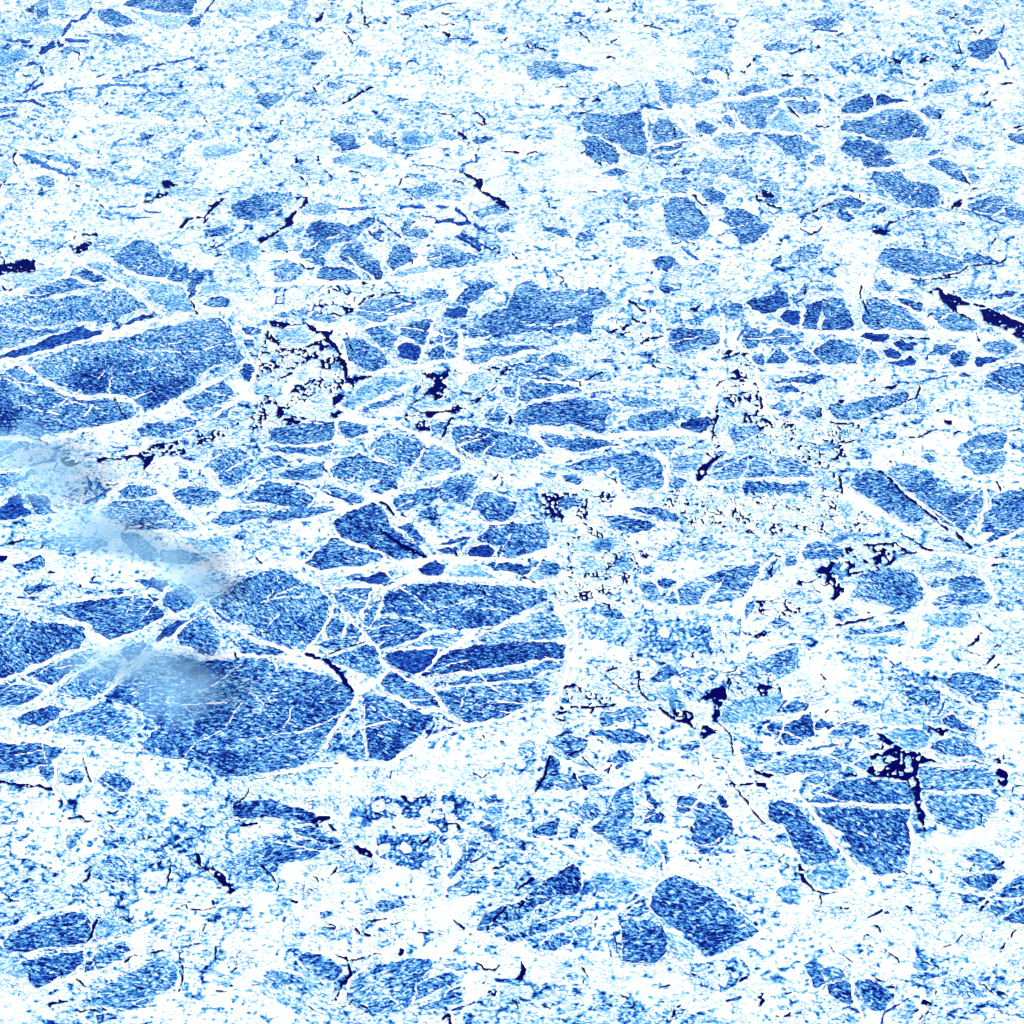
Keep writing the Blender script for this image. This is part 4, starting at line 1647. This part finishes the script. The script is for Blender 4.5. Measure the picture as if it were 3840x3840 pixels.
for kind, vals, pts in ENT:
    if kind == 'R':
        half0 = vals[0] * WPX / 2 * .9
        w, dist = path_dist(pts, half0 * 1.8, .75)
        half = np.maximum(half0 * (.3 + 1.2 * fbm(GX[w] / 6, GY[w] / 6, 93, 2)), 2.2)
        ins = (dist < half) & (cls[w] != WATER)
        if not ins.any():
            continue
        RIDGES.append(dict(w=vals[0], pts=pts))
        k = len(RIDGES)
        host, share = host_of(w, ins)
        if host is not None and share > .5:
            PARTS[(RIDGE, k)] = ('snow_ridge', host)
        f = np.clip(1 - dist / half, 0, 1)
        hgt = (.25 + .16 * min(vals[0], 4)) * f
        zed[w][ins] = (zed[w] + hgt * (.35 + 1.2 * rub[w]))[ins]
        cls[w][ins] = RIDGE
        ident[w][ins] = k
        tone[w][ins] = (1.22 - .3 * np.maximum(0, fleck[w] - .62) * 4)[ins]
        amp[w][ins] = .36
# slush bits drifting in the open leads
bits = (cls == WATER) & (fbm(GX / 3.2, GY / 2.6, 95, 2) > .73)
for kind, vals, pts in ENT:
    if kind == 'B':
        w, ins = in_poly(pts)
        bits[w] |= ins & (cls[w] == WATER) & (vnoise(GX[w] / 2.2, GY[w] / 1.9, 96) > .56)
cls[bits] = SLUSH
tone[bits] = .82
amp[bits] = .4
zed[bits] = .12

# ------------------------------------------------------------------ one label for each connected piece
code = cls.astype(np.int64) * 10 ** 14 + ident
code[cls == SLUSH] = SLUSH * 10 ** 14
code[cls == WATER] = WATER * 10 ** 14
_, flat = np.unique(code, return_inverse=True)
flat = flat.reshape(code.shape)
split = (cls != WATER) & (cls != SLUSH)
comp = np.arange(flat.size).reshape(flat.shape)
same_h = (flat[:, 1:] == flat[:, :-1]) & split[:, 1:]
same_v = (flat[1:] == flat[:-1]) & split[1:]
for it in range(200):
    old = comp.copy()
    mn = np.where(same_h, np.minimum(comp[:, 1:], comp[:, :-1]), comp[:, 1:])
    comp[:, 1:] = mn
    comp[:, :-1] = np.where(same_h, np.minimum(comp[:, :-1], mn), comp[:, :-1])
    mn = np.where(same_v, np.minimum(comp[1:], comp[:-1]), comp[1:])
    comp[1:] = mn
    comp[:-1] = np.where(same_v, np.minimum(comp[:-1], mn), comp[:-1])
    comp = comp.ravel()[comp.ravel()].reshape(comp.shape)
    if (comp == old).all():
        break
comp = np.where(split, comp, -1 - flat)
_, lab = np.unique(comp, return_inverse=True)
lab = lab.reshape(comp.shape)
NL = lab.max() + 1
size_all = np.bincount(lab.ravel(), minlength=NL)
size_view = np.bincount(lab.ravel(), weights=INVIEW.ravel().astype(float), minlength=NL)
first = np.zeros(NL, np.int64)
first[lab.ravel()] = np.arange(lab.size)
lab_cls = cls.ravel()[first]
lab_id = ident.ravel()[first]
mean_x = np.bincount(lab.ravel(), weights=CX.ravel(), minlength=NL) / size_all
mean_y = np.bincount(lab.ravel(), weights=CY.ravel(), minlength=NL) / size_all
mean_t = np.bincount(lab.ravel(), weights=np.clip(tone, 0, 1).ravel(), minlength=NL) / size_all


def top300(c, least):
    ids = np.where((lab_cls == c) & (size_view >= least))[0]
    return ids[np.argsort(-size_view[ids])][:300]


snow_ids, block_ids = top300(MATRIX, 14), top300(BLOCK, 5)
print('pieces', NL, 'snow floes', (lab_cls == MATRIX).sum(), len(snow_ids), 'blocks', (lab_cls == BLOCK).sum(), len(block_ids),
      'floes', len(FLOES), 'ridges', len(RIDGES), 'iterations', it, 'water', (cls == WATER)[INVIEW].mean(), 'matrix', (cls == MATRIX)[INVIEW].mean())
S_SNOW, S_BRASH = NL, NL + 1          # meshes that gather what is too small or too many to tell apart
main = {}
for lid in np.argsort(-size_all):
    main.setdefault((int(lab_cls[lid]), int(lab_id[lid])), int(lid))
keep = np.zeros(NL, bool)
keep[snow_ids] = True
keep[block_ids] = True
whole = np.isin(lab_cls, (FLOE, RIDGE, STREAK, PATCH))
is_main = np.array([main[(int(c), int(i))] == l for l, (c, i) in enumerate(zip(lab_cls, lab_id))])
keep |= whole & (is_main | (size_all > 25)) & (size_all > 7)
keep |= lab_cls == WATER
to = np.arange(NL)
to[~keep] = S_SNOW
to[np.isin(lab_cls, (BLOCK, SLUSH)) & ~keep] = S_BRASH
owner = to[lab]

# ------------------------------------------------------------------ lattice corners: smooth outlines, heights
PX, PY = VX.copy(), VY.copy()
for _ in range(2):
    sx = np.zeros(VX.shape); sy = np.zeros(VX.shape); n = np.zeros(VX.shape)
    eh = np.zeros((NVY, NX), bool); eh[1:-1] = owner[1:] != owner[:-1]
    ev = np.zeros((NY, NVX), bool); ev[:, 1:-1] = owner[:, 1:] != owner[:, :-1]
    sx[:, :-1] += eh * PX[:, 1:]; sy[:, :-1] += eh * PY[:, 1:]; n[:, :-1] += eh
    sx[:, 1:] += eh * PX[:, :-1]; sy[:, 1:] += eh * PY[:, :-1]; n[:, 1:] += eh
    sx[:-1] += ev * PX[1:]; sy[:-1] += ev * PY[1:]; n[:-1] += ev
    sx[1:] += ev * PX[:-1]; sy[1:] += ev * PY[:-1]; n[1:] += ev
    ok = n == 2
    PX = np.where(ok, .5 * PX + .25 * sx, PX)
    PY = np.where(ok, .5 * PY + .25 * sy, PY)
ice = (cls != WATER).astype(float)


def to_corners(a, wgt):
    s = np.zeros(VX.shape); n = np.zeros(VX.shape)
    for di in (0, 1):
        for dj in (0, 1):
            s[di:NY + di, dj:NX + dj] += a * wgt
            n[di:NY + di, dj:NX + dj] += wgt
    return s / np.maximum(n, 1e-9)


ZV = np.maximum(to_corners(zed, ice), .05)
XV, YV = ground(PX, PY)
NV = NVX * NVY
verts = np.empty((2 * NV, 3), np.float32)
verts[:NV, 0] = XV.ravel(); verts[:NV, 1] = YV.ravel(); verts[:NV, 2] = ZV.ravel()
verts[NV:] = verts[:NV]; verts[NV:, 2] = -.4
vid = np.arange(NV).reshape(NVY, NVX)
q00, q01, q11, q10 = vid[1:, :-1], vid[1:, 1:], vid[:-1, 1:], vid[:-1, :-1]   # counter-clockwise from above
isw = np.pad(cls == WATER, 1, constant_values=False)
quads, qown, qtone, qamp, qwall = [], [], [], [], []


def add(mask, a, b, c, d, wall):
    quads.append(np.stack([a[mask], b[mask], c[mask], d[mask]], 1))
    qown.append(owner[mask]); qtone.append(tone[mask]); qamp.append(amp[mask])


solid = cls != WATER
add(solid, q00, q01, q11, q10, False)
add(solid & isw[2:, 1:-1], q00 + NV, q01 + NV, q01, q00, True)      # walls down into the water
add(solid & isw[:-2, 1:-1], q11 + NV, q10 + NV, q10, q11, True)
add(solid & isw[1:-1, 2:], q01 + NV, q11 + NV, q11, q01, True)
add(solid & isw[1:-1, :-2], q10 + NV, q00 + NV, q00, q10, True)
quads = np.concatenate(quads); qown = np.concatenate(qown)
qtone = np.concatenate(qtone); qamp = np.concatenate(qamp)
order = np.argsort(qown, kind='stable')
quads, qown, qtone, qamp = quads[order], qown[order], qtone[order], qamp[order]
starts = np.searchsorted(qown, np.arange(NL + 3))
print('quads', len(quads))


# ------------------------------------------------------------------ materials
def ramp_set(r, stops):
    r.color_ramp.interpolation = 'LINEAR'
    e = r.color_ramp.elements
    while len(e) < len(stops):
        e.new(.5)
    for el, (pos, col) in zip(e, stops):
        el.position = pos
        el.color = (*col, 1)


def sea_ice_material():
    m = bpy.data.materials.new('snow_dusted_sea_ice')
    m.use_nodes = True
    t = m.node_tree
    N, K = t.nodes.new, t.links.new
    bsdf = t.nodes['Principled BSDF']
    geo = N('ShaderNodeNewGeometry')
    info = N('ShaderNodeObjectInfo')
    turn = N('ShaderNodeMapRange'); turn.inputs[3].default_value = -.35; turn.inputs[4].default_value = .85
    K(info.outputs['Random'], turn.inputs[0])
    vr = N('ShaderNodeVectorRotate'); vr.rotation_type = 'Z_AXIS'
    K(geo.outputs['Position'], vr.inputs['Vector']); K(turn.outputs[0], vr.inputs['Angle'])
    mp = N('ShaderNodeMapping')
    mp.inputs['Scale'].default_value = (.30, .56, .5)
    K(vr.outputs[0], mp.inputs[0])
    n1 = N('ShaderNodeTexNoise'); n1.inputs['Scale'].default_value = 1.0
    n1.inputs['Detail'].default_value = 1.6; n1.inputs['Roughness'].default_value = .5
    n1.inputs['Distortion'].default_value = .9
    K(mp.outputs[0], n1.inputs['Vector'])
    n2 = N('ShaderNodeTexNoise'); n2.inputs['Scale'].default_value = .07
    n2.inputs['Detail'].default_value = 3
    K(geo.outputs['Position'], n2.inputs['Vector'])
    at = N('ShaderNodeAttribute'); at.attribute_name = 'snow_cover'
    aa = N('ShaderNodeAttribute'); aa.attribute_name = 'patchiness'

    def math_(op, a, b, c=None):
        n = N('ShaderNodeMath'); n.operation = op
        for i, v in enumerate((a, b, c)):
            if v is None:
                continue
            if isinstance(v, (int, float)):
                n.inputs[i].default_value = v
            else:
                K(v, n.inputs[i])
        return n.outputs[0]
    c1 = math_('MULTIPLY', math_('SUBTRACT', n1.outputs[0], .5), 3.7)
    c2 = math_('MULTIPLY', math_('SUBTRACT', n2.outputs[0], .5), .35)
    vo = N('ShaderNodeTexVoronoi'); vo.feature = 'DISTANCE_TO_EDGE'; vo.inputs['Scale'].default_value = .34
    wv = N('ShaderNodeMixRGB'); wv.blend_type = 'ADD'; wv.inputs[0].default_value = 5.0
    K(geo.outputs['Position'], wv.inputs[1]); K(n1.outputs['Color'], wv.inputs[2])
    K(wv.outputs[0], vo.inputs['Vector'])
    edge = N('ShaderNodeMapRange'); edge.inputs[1].default_value = .015; edge.inputs[2].default_value = .10
    edge.inputs[3].default_value = 1.0; edge.inputs[4].default_value = 0.0
    K(vo.outputs['Distance'], edge.inputs[0])
    n3 = N('ShaderNodeTexNoise'); n3.inputs['Scale'].default_value = .05; n3.inputs['Detail'].default_value = 5; n3.inputs['Roughness'].default_value = .7
    K(geo.outputs['Position'], n3.inputs['Vector'])
    gate = N('ShaderNodeMapRange'); gate.inputs[1].default_value = .46; gate.inputs[2].default_value = .68
    K(n3.outputs[0], gate.inputs[0])
    cov = math_('MINIMUM', at.outputs['Fac'], 1.05)
    hair = math_('MULTIPLY', math_('MULTIPLY', edge.outputs[0], gate.outputs[0]), math_('MULTIPLY', math_('MULTIPLY', cov, cov), -1.75))
    c3 = math_('ADD', math_('ADD', c1, c2), hair)
    s = math_('MULTIPLY_ADD', c3, aa.outputs['Fac'], at.outputs['Fac'])
    r = N('ShaderNodeValToRGB')
    ramp_set(r, [(0, (.0, .002, .10)), (.15, (.003, .02, .27)), (.32, (.015, .108, .45)), (.48, (.065, .30, .60)),
                 (.62, (.18, .50, .72)), (.75, (.42, .66, .79)), (.86, (.60, .70, .80)), (1.0, (.87, .87, .84))])
    K(s, r.inputs[0])
    K(r.outputs[0], bsdf.inputs['Base Color'])
    bsdf.inputs['Roughness'].default_value = .72
    bsdf.inputs['Specular IOR Level'].default_value = .12
    bp = N('ShaderNodeBump'); bp.inputs['Strength'].default_value = .6; bp.inputs['Distance'].default_value = .5
    K(n1.outputs[0], bp.inputs['Height'])
    K(bp.outputs[0], bsdf.inputs['Normal'])
    return m


def water_material():
    m = bpy.data.materials.new('cold_sea_water')
    m.use_nodes = True
    t = m.node_tree
    b = t.nodes['Principled BSDF']
    n = t.nodes.new('ShaderNodeTexNoise'); n.inputs['Scale'].default_value = .05; n.inputs['Detail'].default_value = 4
    g = t.nodes.new('ShaderNodeNewGeometry')
    t.links.new(g.outputs['Position'], n.inputs['Vector'])
    r = t.nodes.new('ShaderNodeValToRGB')
    ramp_set(r, [(.3, (.0, .0, .06)), (.7, (.0, .0015, .12))])
    t.links.new(n.outputs[0], r.inputs[0])
    t.links.new(r.outputs[0], b.inputs['Base Color'])
    b.inputs['Roughness'].default_value = .35
    b.inputs['Specular IOR Level'].default_value = .06
    return m


ICE, SEA = sea_ice_material(), water_material()


def build(name, lid, parent=None):
    a, b = starts[lid], starts[lid + 1]
    if b <= a:
        return None
    q = quads[a:b]
    used, inv = np.unique(q.ravel(), return_inverse=True)
    me = bpy.data.meshes.new(name)
    me.vertices.add(len(used))
    me.loops.add(len(inv))
    me.polygons.add(len(q))
    co = verts[used]
    org = np.zeros(3, np.float32)
    if parent is None:
        org[:2] = co[:, :2].mean(0)
    me.vertices.foreach_set('co', (co - org).ravel())
    me.loops.foreach_set('vertex_index', inv.astype(np.int32))
    me.polygons.foreach_set('loop_start', np.arange(0, len(inv), 4, dtype=np.int32))
    me.polygons.foreach_set('use_smooth', np.ones(len(q), bool))
    cnt = np.bincount(inv, minlength=len(used))
    for an, src in (('snow_cover', qtone), ('patchiness', qamp)):
        v = np.bincount(inv, weights=np.repeat(src[a:b], 4), minlength=len(used)) / cnt
        me.attributes.new(an, 'FLOAT', 'POINT').data.foreach_set('value', v.astype(np.float32))
    me.update(calc_edges=True)
    me.materials.append(ICE)
    o = bpy.data.objects.new(name, me)
    scene.collection.objects.link(o)
    o.location = org
    if parent is not None:
        o.parent = parent
        o.matrix_parent_inverse.identity()
        o.location = (-parent.location[0], -parent.location[1], -parent.location[2])
    return o


# ------------------------------------------------------------------ the setting: sea and the pack beyond
me = bpy.data.meshes.new('water')
me.from_pydata([(-16000, -3000, 0), (16000, -3000, 0), (16000, 26000, 0), (-16000, 26000, 0)], [], [(0, 1, 2, 3)])
me.materials.append(SEA)
water = bpy.data.objects.new('water', me)
scene.collection.objects.link(water)
water['kind'] = 'structure'
water['label'] = 'dark navy sea water showing in the leads between the ice'

inner_pts = [ground(gpx[0], gpx[-1]), ground(gpx[-1], gpx[-1]), ground(gpx[-1], gpx[0]), ground(gpx[0], gpx[0])]
outer_pts = [(-16000, -3000), (16000, -3000), (16000, 26000), (-16000, 26000)]
me = bpy.data.meshes.new('pack_ice_plain')
me.from_pydata([(x, y, .5) for x, y in inner_pts + outer_pts], [],
               [(4, 5, 1, 0), (5, 6, 2, 1), (6, 7, 3, 2), (7, 4, 0, 3)])
for an, val in (('snow_cover', .9), ('patchiness', .9)):
    me.attributes.new(an, 'FLOAT', 'POINT').data.foreach_set('value', np.full(8, val, np.float32))
me.materials.append(ICE)
plain = bpy.data.objects.new('pack_ice_plain', me)
scene.collection.objects.link(plain)
plain['kind'] = 'structure'
plain['label'] = 'snow covered pack ice reaching to the horizon'

# ------------------------------------------------------------------ labels: what each piece looks like and what it lies by
LANDMARKS = [
    ('the wide navy lead at right edge', 3690, 1195), ('the navy pool holding blocks', 3370, 2890),
    ('the zigzag lead, upper left', 1070, 830), ('the kinked lead near top centre', 1800, 680),
    ('the winding lead left of centre', 1260, 1330), ('the slush-filled lead at left', 560, 1690),
    ('the pronged pool, lower right', 2690, 2620), ('the hook-shaped crack, lower right', 3090, 3330),
    ('the two-lobed pool, centre left', 1630, 1450), ('the steep lead right of centre', 2650, 1760),
    ('the long slanting crack at right', 3440, 1850), ('the pale cyan pond at top', 2600, 200),
    ('the vivid blue patch, lower left', 1050, 3050), ('the broad lead at left edge', 60, 1000),
    ('the black slash near centre', 1490, 2030), ('the blocky lead at right', 3250, 2120),
    ('the bottom-centre diamond floe', 2640, 3440), ('the ragged pool, lower left', 760, 3240),
    ('the top-left slanting crack', 290, 100), ('the twin dark pans, upper right', 3240, 385),
    ('the bottom-right corner', 3760, 3760), ('the bottom-left corner', 80, 3760), ('the top-right corner', 3760, 80),
    ('the bottom edge, left half', 1600, 3820), ('the top edge, left half', 1500, 20), ('the right edge, mid-height', 3820, 2350),
    ('the left edge, mid-height', 20, 2400)]
ORD = ['nearest', 'second', 'third', 'fourth', 'fifth', 'sixth', 'seventh', 'eighth', 'ninth', 'tenth', 'eleventh', 'twelfth',
       'thirteenth', 'fourteenth', 'fifteenth', 'sixteenth', 'seventeenth', 'eighteenth', 'nineteenth', 'twentieth']
for tens, tenth in (('twenty', 'thirtieth'), ('thirty', 'fortieth'), ('forty', 'fiftieth')):
    ORD += [tens + '-' + u for u in ['first'] + ORD[1:9]] + [tenth]
tally = {}


def place(x, y):
    x, y = min(max(x, 0), 3840), min(max(y, 0), 3840)
    d = [math.hypot(x - a, (y - b) * 1.5) for _, a, b in LANDMARKS]
    k = int(np.argmin(d))
    n, a, b = LANDMARKS[k]
    if abs(x - a) > abs(y - b) * 1.5:
        way = 'left of' if x < a else 'right of'
    else:
        way = 'above' if y < b else 'below'
    return k, way, n, d[k]


def assign_labels(items, phrase):
    """items: (object, x, y, look, group, category); the nearest to each landmark is named first."""
    rows = sorted(((place(x, y), o, look, grp, cat) for o, x, y, look, grp, cat in items), key=lambda r: r[0][3])
    for (k, way, n, _), o, look, grp, cat in rows:
        i = tally[(phrase, k, way)] = tally.get((phrase, k, way), -1) + 1
        o['label'] = f'{look}, {ORD[min(i, 49)]} {way} {n}'
        o['category'] = cat
        o['group'] = grp


def shape_word(pts):
    e = pts - pts.mean(0)
    ev = np.sqrt(np.maximum(np.linalg.eigvalsh(e.T @ e / len(e)), 1e-6))
    r = ev[1] / ev[0]
    return 'long narrow' if r > 3.4 else 'elongated' if r > 2.2 else 'broad' if ev[0] > 60 else 'small' if ev[1] < 40 else 'blocky'


def tone_word(t):
    return ('dark navy-blue' if t < .24 else 'dark blue speckled' if t < .37 else 'mid-blue speckled' if t < .49 else
            'light blue flecked' if t < .6 else 'pale blue-white' if t < .76 else 'white snowy')


# ------------------------------------------------------------------ floes, their ridges, snow floes, blocks
host_obj = {}
items = []
kinds = {'drifting_floe': ('floe afloat', 'floes afloat in the leads', 'ice floe'),
         'young_ice_pan': ('thin-ice pan', 'pans of thin dark ice', 'ice pan'),
         'ice_floe': ('floe', 'blue floes of the pack', 'ice floe'),
         'pale_floe': ('floe', 'pale floes of the pack', 'pale floe'),
         'ice_cake': ('ice cake', 'small ice cakes of the pack', 'ice cake')}
for lid in np.where((lab_cls == FLOE) & is_main & keep)[0]:
    k = int(lab_id[lid])
    f = FLOES[k - 1]
    name = ('drifting_floe' if f['afloat'] else 'young_ice_pan' if f['tone'] < .235 else 'pale_floe' if f['tone'] > .53 else
            'ice_cake' if size_view[lid] < 420 else 'ice_floe')
    o = build(name, lid)
    if o is None:
        continue
    host_obj[FLOE * 10 ** 14 + k] = o
    noun, grp, cat = kinds[name]
    look = f"{shape_word(f['pts'])} {tone_word(f['tone'])} {noun}"
    items.append((o, f['pts'][:, 0].mean(), f['pts'][:, 1].mean(), look, grp, cat))
assign_labels(items, 'floe')

items = []
for lid in snow_ids:
    o = build('snow_floe', lid)
    host_obj.setdefault(int(lab_id[lid]), o)
    sel = size_view[lid]
    look = ('large' if sel > 900 else 'medium' if sel > 250 else 'small') + ' ' + \
           ('plain white' if mean_t[lid] > .93 else 'pale flecked' if mean_t[lid] > .8 else 'grey-blue flecked') + ' snow-covered floe'
    items.append((o, mean_x[lid], mean_y[lid], look, 'snow-covered floes of the pack', 'snow floe'))
assign_labels(items, 'snow')

items = []
for lid in np.where(np.isin(lab_cls, (RIDGE, STREAK, PATCH)) & is_main & keep)[0]:
    key = (int(lab_cls[lid]), int(lab_id[lid]))
    part = PARTS.get(key)
    host = host_obj.get(part[1]) if part else None
    name = part[0] if host is not None else 'pressure_ridge' if key[0] == RIDGE else 'refrozen_lead'
    o = build(name, lid, host)
    if o is None:
        continue
    host_obj[key[0] * 10 ** 14 + key[1]] = o
    if host is not None:
        continue
    if key[0] == RIDGE:
        r = RIDGES[key[1] - 1]
        ang = math.degrees(math.atan2(-(r['pts'][-1][1] - r['pts'][0][1]), r['pts'][-1][0] - r['pts'][0][0]))
        ang = (ang + 90) % 180 - 90
        lean = 'level' if abs(ang) < 10 else 'upright' if abs(ang) > 65 else 'rising' if ang > 0 else 'falling'
        bend = 'crooked' if len(r['pts']) > 4 else 'straight'
        wid = 'thick' if r['w'] > 2.7 else 'thin' if r['w'] < 1.5 else 'slender'
        items.append((o, r['pts'][:, 0].mean(), r['pts'][:, 1].mean(), f'{wid} {bend} {lean} white snow ridge',
                      'pressure ridges across the pack', 'ice ridge'))
    else:
        items.append((o, mean_x[lid], mean_y[lid], 'short dark blue refrozen crack', 'refrozen cracks in the pack', 'ice crack'))
assign_labels(items, 'ridge')

# pieces that a ridge or a crack cuts off from the rest of their floe or ridge stay parts of it
for lid in np.where(whole & ~is_main & keep)[0]:
    key = (int(lab_cls[lid]), int(lab_id[lid]))
    root = host_obj.get(key[0] * 10 ** 14 + key[1])
    if root is not None and root.parent is not None:
        build(root.name.split('.')[0], lid, root.parent)
    else:
        o = build({FLOE: 'floe_corner', RIDGE: 'ridge_segment'}.get(key[0], 'refrozen_lead'), lid, root)

items = []
for lid in block_ids:
    o = build('ice_block', lid)
    look = ('big' if size_view[lid] > 60 else 'mid-sized' if size_view[lid] > 25 else 'little') + ' white ice block in broken ice'
    items.append((o, mean_x[lid], mean_y[lid], look, 'ice blocks in the broken leads', 'ice block'))
assign_labels(items, 'block')

o = build('snow_cover', S_SNOW)
if o:
    o['kind'] = 'stuff'
    o['label'] = 'scraps of snow-covered rubble filling the seams of the pack'
    o['category'] = 'snow'
o = build('brash_ice', S_BRASH)
if o:
    o['kind'] = 'stuff'
    o['label'] = 'fine broken brash ice and slush in the leads'
    o['category'] = 'brash ice'
from collections import Counter
print(Counter(o.name.split('.')[0] for o in scene.objects), 'children', sum(1 for o in scene.objects if o.parent))

# ------------------------------------------------------------------ thin sea smoke lying over the left of the pack


def fog_material(density):
    m = bpy.data.materials.new('sea_smoke')
    m.use_nodes = True
    t = m.node_tree
    t.nodes.remove(t.nodes['Principled BSDF'])
    v = t.nodes.new('ShaderNodeVolumePrincipled')
    v.inputs['Color'].default_value = (.42, .78, 1.0, 1)
    v.inputs['Anisotropy'].default_value = -.35
    g = t.nodes.new('ShaderNodeNewGeometry')
    n = t.nodes.new('ShaderNodeTexNoise'); n.inputs['Scale'].default_value = .026
    n.inputs['Detail'].default_value = 4; n.inputs['Distortion'].default_value = 1.0
    t.links.new(g.outputs['Position'], n.inputs['Vector'])
    c = t.nodes.new('ShaderNodeTexCoord')
    d = t.nodes.new('ShaderNodeVectorMath'); d.operation = 'LENGTH'
    t.links.new(c.outputs['Object'], d.inputs[0])
    r = t.nodes.new('ShaderNodeMapRange')       # thick in the middle, nothing at the rim
    r.inputs[1].default_value = 1.0; r.inputs[2].default_value = .1
    r.inputs[3].default_value = -.42; r.inputs[4].default_value = .62
    t.links.new(d.outputs['Value'], r.inputs[0])
    s = t.nodes.new('ShaderNodeMath'); s.operation = 'ADD'
    t.links.new(r.outputs[0], s.inputs[0]); t.links.new(n.outputs[0], s.inputs[1])
    k = t.nodes.new('ShaderNodeMapRange')
    k.inputs[1].default_value = .42; k.inputs[2].default_value = 1.0
    k.inputs[3].default_value = 0.0; k.inputs[4].default_value = density
    t.links.new(s.outputs[0], k.inputs[0])
    t.links.new(k.outputs[0], v.inputs['Density'])
    t.links.new(v.outputs[0], t.nodes['Material Output'].inputs['Volume'])
    return m


SMOKE = fog_material(.042)
puff_mesh = None


def fog_bank(label, spots):
    """A drift of low cloud: spots are (photo x, photo y, half length m, half depth m, half height m, turn)."""
    global puff_mesh
    import bmesh
    if puff_mesh is None:
        bm = bmesh.new()
        bmesh.ops.create_icosphere(bm, subdivisions=3, radius=1.0)
        puff_mesh = bpy.data.meshes.new('fog_puff')
        bm.to_mesh(puff_mesh); bm.free()
        puff_mesh.materials.append(SMOKE)
    x0, y0 = ground(spots[0][0], spots[0][1])
    root = bpy.data.objects.new('fog_bank', None)
    scene.collection.objects.link(root)
    root.location = (x0, y0, 0)
    for px, py, a, b, c, turn in spots:
        gx, gy = ground(px, py)
        o = bpy.data.objects.new('fog_puff', puff_mesh)
        scene.collection.objects.link(o)
        o.parent = root
        o.location = (gx - x0, gy - y0, 1.15 * c + 4)
        o.rotation_euler = (0, 0, math.radians(turn))
        o.scale = (a, b, c)
    root['label'] = label
    root['category'] = 'fog'
    root['group'] = 'wisps of fog over the left of the pack'
    root['kind'] = 'stuff'
    return root


fog_bank('pale wisp of fog at left edge under the slush-filled lead', [(80, 1760, 60, 50, 16, 0), (200, 1870, 44, 60, 14, -30)])
fog_bank('long light blue fog streamer trailing right from left edge', [(320, 2060, 60, 40, 15, 10), (470, 2120, 75, 30, 14, -14), (630, 2150, 60, 24, 13, -5)])
fog_bank('ragged blue fog tuft over the dark floe corner', [(670, 2230, 42, 40, 13, -35), (770, 2270, 30, 34, 11, 20)])
fog_bank('broad soft fog patch over the big dark floe', [(480, 2565, 80, 32, 16, 4), (690, 2680, 50, 50, 15, -30)])
